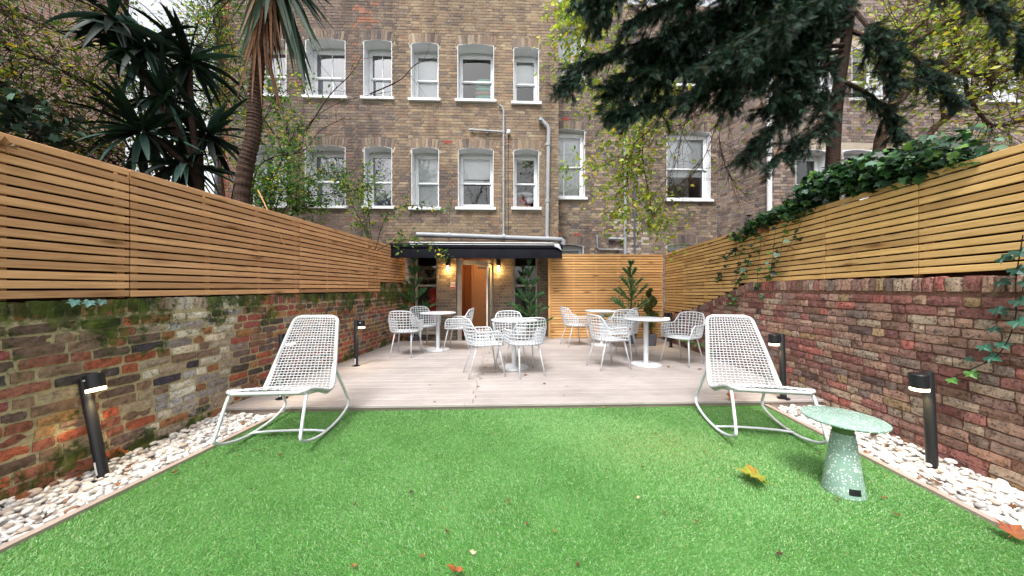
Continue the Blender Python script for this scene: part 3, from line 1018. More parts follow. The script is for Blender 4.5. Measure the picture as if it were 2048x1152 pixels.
def sash_window(root, x0, x1, z0, z1, style, rg, rise=.05, reveal=.31, blind=None, curtain=None, open_low=0.0, y=0.0, sill=True, bars=0):
    """window: frame mesh with sub-parts; z0 = top of sill, z1 = crown of the arch"""
    N = 10
    # painted reveal, follows the arch
    prof = [(x0, z0)] + [arch_curve(x0, x1, z1, rise, i / N) for i in range(N + 1)] + [(x1, z0)]
    m = MB()
    yr = y + reveal
    V = []; Fc = []
    for px, pz in prof:
        V += [(px, y - .006, pz), (px, yr + .08, pz)]
    for i in range(len(prof) - 1):
        a = i * 2
        Fc.append((a, a + 1, a + 3, a + 2))
    # thin painted edge in front
    e = .012
    cx, cz = (x0 + x1) / 2, (z0 + z1) / 2
    b = len(V)
    for px, pz in prof:
        V += [(px, y - .0062, pz), (px + e * (1 if px > cx else -1), y - .0062, pz + (e if pz > z0 + .01 else 0))]
    for i in range(len(prof) - 1):
        a = b + i * 2
        Fc.append((a, a + 2, a + 3, a + 1))
    m.add(V, Fc)
    fw = .045
    xa, xb, za, zb = x0 + .004, x1 - .004, z0, z1 - rise - .03
    fr = MB()
    fr.bbox(xa, xa + fw, yr, yr + .11, za, zb); fr.bbox(xb - fw, xb, yr, yr + .11, za, zb)
    fr.bbox(xa + fw, xb - fw, yr + .001, yr + .109, zb - fw, zb)
    fr.bbox(xa + fw, xb - fw, yr - .012, yr + .109, za, za + .05)
    # infill above the straight head up to the arch
    fr.box(xa + .001, xb - .001, yr + .02, yr + .1, zb, z1 + .03)
    w = fr.build('window', M['white_paint'], root)
    m.build('reveal', M['white_paint'], w)
    if sill:
        s = MB(); s.bbox(x0 - .075, x1 + .075, y - .075, yr + .02, z0 - .075, z0 - .001, .008)
        s.build('sill', M['white_paint'], w)
    # sashes
    ix0, ix1 = xa + fw - .005, xb - fw + .005
    iz0, iz1 = za + .045, zb - fw + .005
    zm = (iz0 + iz1) / 2 - .01
    st = .042
    def sash(zlo, zhi, yy, botw, nm):
        q = MB()
        q.bbox(ix0, ix0 + st, yy, yy + .038, zlo, zhi); q.bbox(ix1 - st, ix1, yy, yy + .038, zlo, zhi)
        q.bbox(ix0 + st, ix1 - st, yy + .001, yy + .037, zlo, zlo + botw); q.bbox(ix0 + st, ix1 - st, yy + .001, yy + .037, zhi - .045, zhi)
        for k in range(bars):
            xx = ix0 + st + (ix1 - ix0 - 2 * st) * (k + 1) / (bars + 1)
            q.box(xx - .010, xx + .010, yy + .006, yy + .032, zlo + botw, zhi - .045)
        q.build(nm, M['white_paint'], w)
        g = MB(); gy = yy + .02
        edges = [ix0 + st + (ix1 - ix0 - 2 * st) * k / (bars + 1) for k in range(bars + 2)]
        for k in range(bars + 1):
            g2 = MB(); g2.add([(edges[k] + (.010 if k else 0), gy, zlo + botw), (edges[k + 1] - (.010 if k < bars else 0), gy, zlo + botw), (edges[k + 1] - (.010 if k < bars else 0), gy, zhi - .045), (edges[k] + (.010 if k else 0), gy, zhi - .045)], [(0, 1, 2, 3)])
            g2.build('pane', M['glass_dull'] if curtain else M['glass'], w)
    sash(zm - .02, iz1, yr + .012, .04, 'upper_sash')
    sash(iz0 + open_low, zm + .02 + open_low, yr + .054, .065, 'lower_sash')
    if blind:
        lo = iz1 - (iz1 - iz0) * blind
        q = MB(); q.box(ix0 + .002, ix1 - .002, yr + .125, yr + .131, lo, iz1 + .04)
        q.build('blind', M['blind'], w)
    if curtain:
        q = MB(); nn = 34
        V = []; Fc = []
        for i in range(nn + 1):
            t = i / nn
            yy = yr + .15 + .012 * math.sin(t * 40) + .006 * math.sin(t * 95 + 1)
            xx = ix0 - .16 + (ix1 - ix0 + .32) * t
            V += [(xx, yy, iz0 - .02), (xx, yy + .006 * math.sin(t * 17), iz1 + .03)]
        for i in range(nn):
            a = i * 2; Fc.append((a, a + 2, a + 3, a + 1))
        q.add(V, Fc); q.build('curtain', M['curtain'], w)
    # the room behind
    rb = MB()
    y1 = yr + .118; y2 = yr + 1.5
    X0, X1, Z0, Z1 = x0 - .2, x1 + .2, z0 - .03, z1 + .06
    xg0, xg1 = x0 - .4, x1 + .4
    rb.add([(X0, y1, Z0), (X1, y1, Z0), (X1, y1, Z1), (X0, y1, Z1), (xg0, y2, Z0 - .4), (xg1, y2, Z0 - .4), (xg1, y2, Z1), (xg0, y2, Z1)],
           [(0, 4, 5, 1), (1, 5, 6, 2), (2, 6, 7, 3), (3, 7, 4, 0), (4, 7, 6, 5)])
    rb.build('room', M['room'], w)
    return w

rgh = random.Random(21)
H1 = thing('terraced_house', 'brown brick rear block with two rows of white reveal sash windows and a black awning', 'house', (0, D1, 0), TH_A)
ZB, ZT = -.17, 9.3
hx0 = FX(430, 300, D1)[0]; hx1 = FX(1117, 300, D1)[0]
# (u0, u1, vtop, vsill, options)
WIN = [
    (506, 572, 76, 190, dict(curtain=1, bars=1)), (612, 690, 78, 193, dict(curtain=1, bars=1)), (728, 783, 80, 195, dict(curtain=1, bars=1)),
    (823, 876, 85, 198, dict(blind=1.0)), (916, 987, 88, 200, dict()), (1028, 1077, 94, 205, dict(blind=.53)),
    (508, 572, 291, 411, dict(curtain=1)), (611, 690, 291, 412, dict(curtain=1)), (729, 783, 293, 413, dict(curtain=1)),
    (824, 877, 295, 415, dict(blind=1.0)), (917, 986, 296, 415, dict(blind=.40, open_low=.06)), (1028, 1077, 298, 415, dict()),
]
holes = []; arches = []; wins = []
for (u0, u1, vt, vs, kw) in WIN:
    xa, za = FX(u0, vs, D1); xb, _ = FX(u1, vs, D1); zt = (FX(u0, vt, D1)[1] + FX(u1, vt, D1)[1]) / 2
    zs = (FX(u0, vs, D1)[1] + FX(u1, vs, D1)[1]) / 2
    wins.append((xa, xb, zs, zt, kw))
    holes.append((xa, xb, zs, zt)); arches.append((xa - .06, xb + .06, zt - .08, zt + .165)); arches.append((xa - .075, xb + .075, zs - .075, zs))
DOOR = (FX(913, 600, D1)[0], FX(987, 600, D1)[0], ZB, 2.22)
GW1 = (FX(826, 600, D1)[0], FX(873, 600, D1)[0], .12, 2.22)
GW2 = (FX(1027, 600, D1)[0], FX(1077, 600, D1)[0], .12, 2.22)
holes += [DOOR, GW1, GW2]
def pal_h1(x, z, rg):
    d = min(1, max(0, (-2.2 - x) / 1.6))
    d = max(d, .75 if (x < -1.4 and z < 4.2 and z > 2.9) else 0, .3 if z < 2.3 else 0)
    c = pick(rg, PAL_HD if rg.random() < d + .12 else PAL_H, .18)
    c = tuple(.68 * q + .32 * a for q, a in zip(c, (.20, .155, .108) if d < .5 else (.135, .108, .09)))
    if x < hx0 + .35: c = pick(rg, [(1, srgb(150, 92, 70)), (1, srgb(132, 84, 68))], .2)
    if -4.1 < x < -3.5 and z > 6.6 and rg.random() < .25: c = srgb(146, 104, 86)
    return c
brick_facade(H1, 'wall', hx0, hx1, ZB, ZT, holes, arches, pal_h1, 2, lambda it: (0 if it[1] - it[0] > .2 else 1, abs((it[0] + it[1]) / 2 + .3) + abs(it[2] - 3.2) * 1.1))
for i, (xa, xb, zs, zt, kw) in enumerate(wins):
    sash_window(H1, xa, xb, zs, zt, None, rgh, **kw)
    arch_bricks(H1, xa, xb, zt, .05, PAL_HD if i in (0, 1, 2, 6, 7, 8) else PAL_H, rgh)
# sides and top of the block
m = MB()
m.add([(hx1, .01, ZB), (hx1, 3, ZB), (hx1, 3, ZT), (hx1, .01, ZT)], [(0, 1, 2, 3)])
m.add([(hx0, .01, ZB), (hx0, 3, ZB), (hx0, 3, ZT), (hx0, .01, ZT)], [(0, 3, 2, 1)])
m.add([(hx0, .01, ZT), (hx1, .01, ZT), (hx1, 3, ZT), (hx0, 3, ZT)], [(0, 1, 2, 3)])
m.add([(hx0, 3, ZB), (hx1, 3, ZB), (hx1, 3, ZT), (hx0, 3, ZT)], [(0, 3, 2, 1)])
M['brick_plain'] = plain('distant stock brick', srgb(118, 98, 84), .9, .3, 3, .4, 40, .1)
m.build('side_wall', M['brick_plain'], H1)

# pipes and fittings on the main block
def fpipe(root, pts, r, mat, D, y=-.07, collars=(), name='pipe'):
    P = [(*FX(u, v, D), 0) for u, v in pts]
    P = [(a, y, b) for a, b, _ in P]
    m = MB(); m.tube(P, r, 12)
    for c in collars:
        a, b = FX(c[0], c[1], D)
        if c[2] == 'v': m.tube([(a, y, b - .035), (a, y, b + .035)], r * 1.25, 12)
        else: m.tube([(a - .035, y, b), (a + .035, y, b)], r * 1.25, 12)
    o = autosmooth(m.build(name, mat, root))
    return o
fpipe(H1, [(1007, 476), (1007, 224), (1004, 216), (998, 213)], .026, M['grey_pipe'], D1, -.06, [(1007, 266, 'v'), (1007, 420, 'v'), (1007, 360, 'v')])
fpipe(H1, [(1005, 266), (942, 262), (938, 262)], .026, M['grey_pipe'], D1, -.06, [(944, 262, 'h')])
fpipe(H1, [(1093, 474), (1096, 262), (1094, 256), (1083, 245), (1078, 241)], .05, M['grey_pipe'], D1, -.09, [(1095, 292, 'v'), (1094, 404, 'v'), (1081, 243, 'v')])
fpipe(H1, [(836, 471), (930, 474), (1010, 477), (1092, 480), (1120, 481), (1124, 484), (1124, 492)], .062, M['grey_pipe'], D1, -.16, [(900, 473, 'h'), (1007, 476, 'h'), (1093, 480, 'h')], 'waste_pipe')
# security light and cable
a, b = FX(1017, 267, D1)
m = MB(); m.lathe([(.02, -.06), (.045, -.05), (.055, -.02), (.055, .015), (.04, .05), (.015, .06)], 16, (a, -.08, b)); m.box(a - .03, a + .03, -.03, .0, b - .04, b + .04)
autosmooth(m.build('security_light', M['white_paint'], H1))
m = MB(); m.tube([(a, -.012, b - .05), (FX(1016, 350, D1)[0], -.012, FX(1016, 350, D1)[1]), (FX(1017, 470, D1)[0], -.012, FX(1017, 470, D1)[1])], .006, 6)
m.build('cable', M['black'], H1)
def airbrick(root, u, v, D, w=.2, h=.075):
    a, b = FX(u, v, D)
    m = MB(); m.box(a - w / 2, a + w / 2, -.006, .02, b - h / 2, b + h / 2)
    for i in range(7):
        for j in range(3):
            x = a - w / 2 + .02 + i * (w - .04) / 6; z = b - h / 2 + .016 + j * (h - .032) / 2
            m.box(x - .006, x + .006, -.0085, -.006, z - .006, z + .006)
    m.build('air_brick', M['terracotta'], root)
airbrick(H1, 896, 284, D1)
airbrick(H1, 1119, 468, D1, .06)

# ground floor: door, side windows, lanterns, sign
FR = plain('worn cream frame', srgb(196, 184, 170), .5, .2, 6, .1, 40)
def gwindow(x0, x1, z0, z1, redpanel):
    m = MB(); y = .22
    f = .05
    m.bbox(x0, x0 + f, y, y + .09, z0, z1); m.bbox(x1 - f, x1, y, y + .09, z0, z1)
    m.bbox(x0 + f, x1 - f, y + .001, y + .089, z0, z0 + .07); m.bbox(x0 + f, x1 - f, y + .001, y + .089, 1.27, 1.32)
    m.bbox(x0 + f, x1 - f, y + .001, y + .089, z1 - .05, z1)
    w = m.build('window', FR, H1)
    for za, zb in ((z0 + .07, 1.27), (1.32, z1 - .05)):
        g = MB(); g.add([(x0 + f, y + .04, za), (x1 - f, y + .04, za), (x1 - f, y + .04, zb), (x0 + f, y + .04, zb)], [(0, 1, 2, 3)]); g.build('pane', M['glass'], w)
    s = MB(); s.bbox(x0 - .04, x1 + .04, -.05, y + .02, z0 - .08, z0 - .002); s.build('sill', FR, w)
    rb = MB()
    rb.add([(x0 - .3, y + .1, z0 - .4), (x1 + .3, y + .1, z0 - .4), (x1 + .3, y + .1, z1 + .2), (x0 - .3, y + .1, z1 + .2), (x0 - .3, y + 1.6, z0 - .4), (x1 + .3, y + 1.6, z0 - .4), (x1 + .3, y + 1.6, z1 + .2), (x0 - .3, y + 1.6, z1 + .2)],
           [(0, 4, 5, 1), (1, 5, 6, 2), (2, 6, 7, 3), (3, 7, 4, 0), (4, 7, 6, 5)])
    rb.build('room', M['room'], w)
    # jambs between brick face and frame
    j = MB(); j.add([(x0, 0, z0 - .02), (x0, y, z0 - .02), (x0, y, z1), (x0, 0, z1)], [(0, 1, 2, 3)]); j.add([(x1, 0, z0 - .02), (x1, y, z0 - .02), (x1, y, z1), (x1, 0, z1)], [(0, 3, 2, 1)]); j.add([(x0, 0, z1), (x1, 0, z1), (x1, y, z1), (x0, y, z1)], [(0, 1, 2, 3)])
    j.build('reveal', M['brick_plain'], w)
    if redpanel:
        p = MB(); p.bbox(x1 - .30, x1 - .02, y + .35, y + .42, z0 - .1, 1.22); p.build('red_panel', plain('red cloth', srgb(206, 34, 30), .7, .2, 4, .2, 20), w)
gwindow(*GW1, True); gwindow(*GW2, False)
x0, x1, z0, z1 = DOOR
m = MB(); y = .10
m.bbox(x0, x0 + .085, y, y + .1, z0, z1); m.bbox(x1 - .07, x1, y, y + .1, z0, z1)
m.bbox(x0 + .085, x1 - .07, y + .001, y + .099, 1.86, 1.96); m.bbox(x0 + .085, x1 - .07, y + .001, y + .099, z1 - .05, z1)
m.bbox(x0 + .086, x0 + .115, y + .03, y + .1, z0, 1.86); m.bbox(x0 + .086, x1 - .07, y + .03, y + .1, 1.835, 1.86)
dr = m.build('door_frame', FR, H1)
g = MB(); g.add([(x0 + .085, y + .05, 1.96), (x1 - .07, y + .05, 1.96), (x1 - .07, y + .05, z1 - .05), (x0 + .085, y + .05, z1 - .05)], [(0, 1, 2, 3)]); g.build('fanlight', M['glass'], dr)
j = MB(); j.add([(x0, 0, z0), (x0, y, z0), (x0, y, z1), (x0, 0, z1)], [(0, 1, 2, 3)]); j.add([(x1, 0, z0), (x1, y, z0), (x1, y, z1), (x1, 0, z1)], [(0, 3, 2, 1)]); j.add([(x0, 0, z1), (x1, 0, z1), (x1, y, z1), (x0, y, z1)], [(0, 1, 2, 3)])
j.build('reveal', M['brick_plain'], dr)
# open glazed leaf, hinged right, swung towards the garden
lf = MB(); lw = .72
lf.bbox(0, .075, 0, .04, z0 + .01, 1.83); lf.bbox(lw - .075, lw, 0, .04, z0 + .01, 1.83); lf.bbox(.075, lw - .075, .001, .039, z0 + .01, z0 + .22); lf.bbox(.075, lw - .075, .001, .039, 1.74, 1.83)
leaf = lf.build('door_leaf', FR, H1)
leaf.location = (x1 - .085, y - .005, 0); leaf.rotation_euler = (0, 0, R(180 + 84))
g = MB(); g.add([(.075, .02, z0 + .22), (lw - .075, .02, z0 + .22), (lw - .075, .02, 1.74), (.075, .02, 1.74)], [(0, 1, 2, 3)]); g.build('pane', M['glass'], leaf)
h = MB(); h.tube([(lw - .04, -.03, .80), (lw - .04, -.06, .80), (lw - .16, -.06, .80)], .010, 8); h.tube([(lw - .04, .0, .72), (lw - .04, .0, .9)], .014, 6); h.tube([(lw - .04, .07, .80), (lw - .04, .09, .80), (lw - .16, .09, .80)], .010, 8); h.build('handle', M['black'], leaf)
# hallway
hw = MB(); ya, yb = y + .1, 1.75
hx, hX = x0 + .02, x1 + .25
hw.add([(hx, ya, z0), (hX, ya, z0), (hX, ya, 2.3), (hx, ya, 2.3), (hx, yb, z0), (hX, yb, z0), (hX, yb, 2.3), (hx, yb, 2.3)], [(0, 4, 5, 1), (1, 5, 6, 2), (2, 6, 7, 3), (3, 7, 4, 0), (4, 7, 6, 5)])
hall = hw.build('hallway', M['hall'], H1)
m = MB(); dx0 = x0 + .30; dx1 = dx0 + .80
m.bbox(dx0 - .07, dx0, yb - .06, yb - .001, z0, 1.98); m.bbox(dx1, dx1 + .06, yb - .06, yb - .001, z0, 1.98); m.bbox(dx0 - .07, dx1 + .06, yb - .061, yb - .002, 1.98, 2.05)
m.build('inner_frame', M['door_orange'], hall)
m = MB(); m.bbox(dx0 + .004, dx1 - .004, yb - .045, yb - .003, z0 + .005, 1.975); m.build('inner_door', M['door_orange'], hall)
m = MB(); m.bbox(dx0 + .14, dx0 + .40, yb - .10, yb - .046, 1.86, 1.92); m.tube([(dx0 + .2, yb - .09, 1.925), (dx0 + .3, yb - .13, 1.95), (dx0 + .42, yb - .06, 1.97)], .008, 6); m.build('door_closer', M['grey_pipe'], hall)
m = MB(); m.bbox(dx1 - .30, dx1 - .06, yb - .05, yb - .0455, 1.33, 1.49); sgn = m.build('door_sign', plain('tan sign plate', srgb(196, 150, 112), .5, .05, 3, 0), hall)
m = MB()
for k, (aa, bb) in enumerate(((.03, .21), (.05, .19), (.03, .21), (.06, .18))):
    zz = 1.455 - k * .032
    m.box(dx1 - .30 + aa, dx1 - .30 + bb, yb - .0515, yb - .0502, zz - .006, zz + .006)
M['sign_red'] = plain('sign red', srgb(190, 40, 44), .5, .05, 4, 0)
m.build('sign_lettering', M['sign_red'], hall)
m = MB(); m.lathe([(.0, -.05), (.025, -.045), (.028, -.02), (.01, -.015), (.01, 0)], 12); k_ = m.build('knob', M['black'], hall); k_.location = (dx1 - .06, yb - .05, .83); k_.rotation_euler = (R(-90), 0, 0)
m = MB(); m.lathe([(.0, -.06), (.11, -.055), (.13, -.02), (.13, 0)], 20, ((hx + hX) / 2, .85, 2.298)); m.build('ceiling_lamp', M['hall_lamp'], hall)

def lantern(u, label):
    a, b = FX(u, 536, D1)
    t = thing('wall_lantern', label, 'lantern', H1.matrix_basis @ Vector((a, 0, b)), TH_A, 'wall lanterns beside the doorway')
    t.location = Matrix.Translation((0, D1, 0)) @ Matrix.Rotation(TH_A, 4, 'Z') @ Vector((a, -.006, b))
    m = MB(); m.bbox(-.045, .045, -.02, .0, .02, .2); m.box(-.012, .012, -.10, -.02, .12, .14); m.lathe([(.05, .06), (.052, .08), (.052, .17), (.047, .175)], 20, (0, -.11, 0)); m.lathe([(.046, .05), (.046, .06)], 20, (0, -.11, 0))
    autosmooth(m.build('cap', M['black'], t))
    g = MB()
    prof = [(.045, -.11), (.045, .06)]
    n_ = 20
    V = []; Fc = []
    for r_, z_ in prof:
        for k in range(n_):
            an = 2 * math.pi * k / n_; V.append((r_ * math.cos(an), -.11 + r_ * math.sin(an), z_))
    for k in range(n_): Fc.append((k, (k + 1) % n_, n_ + (k + 1) % n_, n_ + k))
    g.add(V, Fc); g.build('glass_cylinder', M['glass'], t, True)
    bl = MB(); bl.lathe([(.004, -.055), (.018, -.045), (.028, -.02), (.026, .005), (.014, .03), (.012, .05)], 16, (0, -.11, 0)); bl.build('bulb', M['bulb'], t, True)
    ld = bpy.data.lights.new('bulb_light', 'POINT'); ld.energy = 4.5; ld.color = (1, .62, .22); ld.shadow_soft_size = .03
    lo = bpy.data.objects.new('bulb_light', ld); COL.objects.link(lo); lo.parent = t; lo.location = (0, -.11, -.075)
lantern(897, 'lit black wall lantern with glass cylinder above the no smoking sign')
lantern(997, 'lit black wall lantern with glass cylinder beside the open door leaf')
# no smoking sign
a, b = FX(906, 571, D1)
sg_ = thing('no_smoking_sign', 'small white no smoking sign with a red band on the brick pier', 'sign', Matrix.Translation((0, D1, 0)) @ Matrix.Rotation(TH_A, 4, 'Z') @ Vector((a, -.008, b)), TH_A)
m = MB(); m.bbox(-.058, .058, -.004, 0, -.09, .09, .001); m.build('plate', plain('white plate', srgb(226, 222, 216), .4, .03, 3, 0), sg_)
m = MB(); m.box(-.05, .05, -.006, -.0042, -.082, -.035)
for k in range(28):
    an = 2 * math.pi * k / 28; an2 = 2 * math.pi * (k + 1) / 28
    q = lambda r_, t_: (r_ * math.cos(t_), -.0056, .03 + r_ * math.sin(t_))
    m.add([q(.036, an), q(.036, an2), q(.047, an2), q(.047, an)], [(0, 1, 2, 3)])
m.add([(-.030, -.0056, .055), (-.025, -.0056, .061), (.030, -.0056, .005), (.025, -.0056, -.001)], [(0, 3, 2, 1)])
m.build('red_symbol', M['sign_red'], sg_)
m = MB(); m.box(-.028, .018, -.0053, -.0043, .026, .035); m.box(.020, .028, -.0053, -.0043, .026, .035); m.box(.022, .026, -.0053, -.0043, .038, .048)
m.build('cigarette', M['black'], sg_)

# awning
AW = thing('awning', 'folded black awning with a deep black valance over the doorway', 'awning', (0, 7.25, 0), TH_A)
def AX(u, v, dy=0): return FX(u, v, 7.25 + dy)
ax0, az0 = AX(780, 516); ax1, _ = AX(1124, 516); _, az1 = AX(900, 487)
m = MB(); nn = 60; V = []; Fc = []
for i in range(nn + 1):
    t = i / nn; x = ax0 + (ax1 - ax0) * t
    w_ = .006 * math.sin(t * 23) + .004 * math.sin(t * 61)
    V += [(x, -.005 + w_, az0 + .006 * math.sin(t * 9)), (x, .0 + w_ * .3, (az0 + az1) / 2 + .03), (x, .012, (az0 + az1) / 2 + .05)]
for i in range(nn):
    a = i * 3; Fc += [(a, a + 3, a + 4, a + 1), (a + 1, a + 4, a + 5, a + 2)]
m.add(V, Fc); m.build('valance', M['navy'], AW, True)
m = MB(); zc = (az0 + az1) / 2 + .05
prof = [(.012, zc - .01), (-.018, zc + .03), (-.012, az1 - .03), (.03, az1 + .005), (.2, az1 + .03), (.98, az1 + .12), (.98, az1 + .08), (.2, zc), ]
V = []
for x in (ax0 - .01, ax1 + .015): V += [(x, p[0], p[1]) for p in prof]
k = len(prof)
Fc = [(i, (i + 1) % k, k + (i + 1) % k, k + i) for i in range(k)] + [tuple(range(k))[::-1], tuple(range(k, 2 * k))]
m.add(V, Fc); autosmooth(m.build('cassette', M['navy'], AW), 30)
m = MB(); wx0, wx1 = AX(818, 486)[0], AX(1108, 486)[0]
m.bbox(wx0, wx1, .0, .06, az1 + .012, az1 + .034); m.bbox(wx0 + .02, wx1, -.016, -.004, az1 - .028, az1 - .016)
m.build('white_trim', M['white_paint'], AW)
m = MB(); fx = AX(1110, 490)[0]
m.add([(fx - .03, -.03, az1 + .01), (fx + .09, -.03, az1 + .0), (fx + .15, -.035, az1 - .15), (fx + .06, -.05, az1 - .09), (fx - .02, -.045, az1 - .06)], [(0, 1, 3, 4), (1, 2, 3)])
m.build('plastic_flap', plain('clear plastic', srgb(190, 194, 198), .25, .2, 9, .4, 20, .5), AW)
for x in (ax0 + .5, ax1 - .5):
    m = MB(); m.tube([(x, .1, zc + .02), (x, .55, zc + .06), (x, 1.0, zc + .05)], .02, 8); m.build('arm', M['black'], AW)

# things behind the upper windows
def soft(name, label, cat, loc, size, mat, rz=0, group=None, e=.55):
    V = []; Fc = []
    nu, nv = 20, 10
    sgn = lambda w, p_: math.copysign(abs(w) ** p_, w)
    for j in range(nv + 1):
        ph = -math.pi / 2 + math.pi * j / nv
        for i in range(nu):
            th = 2 * math.pi * i / nu
            V.append((size[0] * sgn(math.cos(ph), 1) * sgn(math.cos(th), e), size[1] * sgn(math.cos(ph), 1) * sgn(math.sin(th), e), size[2] * sgn(math.sin(ph), 1)))
    for j in range(nv):
        for i in range(nu):
            q = (i + 1) % nu
            Fc.append((j * nu + i, j * nu + q, (j + 1) * nu + q, (j + 1) * nu + i))
    m = MB(); m.add(V, Fc)
    o = m.build(name, mat, None, True)
    o.location = Matrix.Translation((0, D1, 0)) @ Matrix.Rotation(TH_A, 4, 'Z') @ Vector(loc); o.rotation_euler = (0, 0, TH_A + rz)
    tag(o, label, cat, group)
MINT = plain('mint cushion cloth', srgb(120, 206, 180), .85, .1, 8, .2, 60); TANC = plain('tan cushion cloth', srgb(200, 150, 116), .85, .1, 8, .2, 60); WHC = plain('white pillow cloth', srgb(225, 228, 230), .85, .08, 8, .2, 40); REDC = plain('red bag cloth', srgb(190, 50, 34), .8, .2, 9, .4, 30); CARD = plain('cardboard', srgb(176, 112, 76), .85, .1, 6, .1, 60)
wx, wX, wz, wZ, _ = wins[4]
zc = wz + .06
for k, (mt, nm, hh) in enumerate(((WHC, 'white', .08), (TANC, 'tan', .055), (MINT, 'mint', .065), (TANC, 'tan', .06), (MINT, 'mint', .06), (MINT, 'mint', .065), (MINT, 'mint', .07))):
    lab = {'white': 'white pillow under the cushion stack behind the upper window', 'tan': 'tan cushion in the cushion stack behind the upper window', 'mint': 'mint green cushion in the cushion stack behind the upper window'}[nm]
    soft('cushion', lab, 'cushion', ((wx + wX) / 2 + .20 - (.14 if k == 0 else .02 * (k % 2)), .565, zc + hh), (.26, .13, hh), mt, .1 * math.sin(k * 2), None if nm == 'white' else nm + ' cushions in the stack')
    zc += hh * 1.75
wx, wX, wz, wZ, _ = wins[11]
soft('cardboard_box', 'brown cardboard box at the bottom behind the lower window beside the thick pipe', 'box', ((wx + wX) / 2 - .03, .56, wz + .14), (.2, .12, .10), CARD, 0, None, .18)
soft('red_bag', 'crumpled red bag on the cardboard box behind the lower window', 'bag', ((wx + wX) / 2 - .1, .56, wz + .31), (.14, .12, .085), REDC, .3, None, .6)
soft('white_box', 'white carton beside the red bag behind the lower window', 'box', ((wx + wX) / 2 + .14, .56, wz + .33), (.10, .1, .095), WHC, 0, None, .16)
soft('pillow', 'white pillow lying on the red bag behind the lower window', 'pillow', ((wx + wX) / 2 + .0, .57, wz + .49), (.24, .13, .075), WHC, 0, None, .6)

# set-back house with angled return and wing
H2 = thing('terraced_house', 'greyish brown brick house set back behind the pale timber screen', 'house', (0, D2, 0), TH_A)
rx0 = hx1 - .02; rx1 = FX(1433, 300, D2)[0]
WIN2 = [(1092, 1169, 55, 168, dict(blind=.45, bars=1)), (1092, 1169, 258, 395, dict(blind=1, bars=1)), (1090, 1166, 489, 600, dict(blind=1)),
        (1334, 1420, 52, 170, dict(blind=.6)), (1334, 1420, 262, 399, dict(blind=.62)), (1334, 1414, 488, 600, dict())]
holes = []; arches = []; wins2 = []
for (u0, u1, vt, vs, kw) in WIN2:
    xa, za = FX(u0, vs, D2); xb, zb = FX(u1, vs, D2); zt = (FX(u0, vt, D2)[1] + FX(u1, vt, D2)[1]) / 2; zs = (za + zb) / 2
    wins2.append((xa, xb, zs, zt, kw)); holes.append((xa, xb, zs, zt)); arches += [(xa - .06, xb + .06, zt - .08, zt + .165), (xa - .075, xb + .075, zs - .075, zs)]
def pal_h2(x, z, rg):
    c = pick(rg, PAL_HD if rg.random() < .62 else PAL_H, .3)
    if 2.9 < x < 3.8 and 1.9 < z < 3.2 and rg.random() < .35: c = srgb(176, 164, 158)
    return c
brick_facade(H2, 'wall', rx0, rx1, ZB, ZT, holes, arches, pal_h2, 5, lambda it: (0 if it[1] - it[0] > .2 else 1, abs((it[0] + it[1]) / 2 - 4.0) + abs(it[2] - 2.8)))
for i, (xa, xb, zs, zt, kw) in enumerate(wins2):
    sash_window(H2, xa, xb, zs, zt, None, rgh, reveal=.16, **kw); arch_bricks(H2, xa, xb, zt, .05, PAL_HD, rgh)
fpipe(H2, [(1248, 520), (1248, 60)], .045, M['grey_pipe'], D2, -.08, [(1248, 470, 'v'), (1248, 425, 'v'), (1248, 300, 'v')])
fpipe(H2, [(1268, 520), (1268, 40)], .026, M['dark_pipe'], D2, -.05, [(1268, 463, 'v'), (1268, 380, 'v')])
fpipe(H2, [(1246, 426), (1216, 425)], .035, M['grey_pipe'], D2, -.07); fpipe(H2, [(1246, 479), (1216, 478)], .04, M['grey_pipe'], D2, -.07)
fpipe(H2, [(1246, 500), (1197, 499), (1194, 496), (1193, 470)], .018, M['grey_pipe'], D2, -.04)
fpipe(H2, [(1220, 264), (1246, 264)], .018, M['grey_pipe'], D2, -.04)
airbrick(H2, 1131, 238, D2); airbrick(H2, 1154, 469, D2)
# wing facade and angled return, placed in the root frame
wx0 = FX(1531, 300, D3)[0]; wx1 = wx0 + 8.6
dy = D3 - D2
WIN3 = [(1588, 1652, 300, 420, dict()), (1682, 1744, 300, 420, dict()), (1868, 1936, 112, 202, dict(blind=.3)), (1962, 2026, 112, 202, dict()), (1600, 1662, 90, 196, dict()), (1700, 1760, 96, 198, dict()), (1874, 1940, 300, 420, dict())]
holes = []; arches = []; w3 = []
for (u0, u1, vt, vs, kw) in WIN3:
    xa, za = FX(u0, vs, D3); xb, zb = FX(u1, vs, D3); zs = (za + zb) / 2; zt = (FX(u0, vt, D3)[1] + FX(u1, vt, D3)[1]) / 2
    w3.append((xa, xb, zs, zt, kw)); holes.append((xa, xb, zs, zt)); arches += [(xa - .06, xb + .06, zt - .08, zt + .165), (xa - .075, xb + .075, zs - .075, zs)]
def pal_w(x, z, rg): return pick(rg, PAL_HW if rg.random() < .8 else PAL_HD, .25)
brick_facade(H2, 'wing_wall', wx0, wx1, ZB, ZT, holes, arches, pal_w, 6, lambda it: 0, 0, (0, dy, 0), 0)
for (xa, xb, zs, zt, kw) in w3:
    w = sash_window(H2, xa, xb, zs, zt, None, rgh, reveal=.24, **kw); w.location = (0, dy, 0)
ang = math.atan2(dy, wx0 - rx1); ln = math.hypot(dy, wx0 - rx1)
brick_facade(H2, 'return_wall', 0, ln, ZB, ZT, [], [], pal_w, 7, lambda it: 0, 0, (rx1, 0, 0), ang)
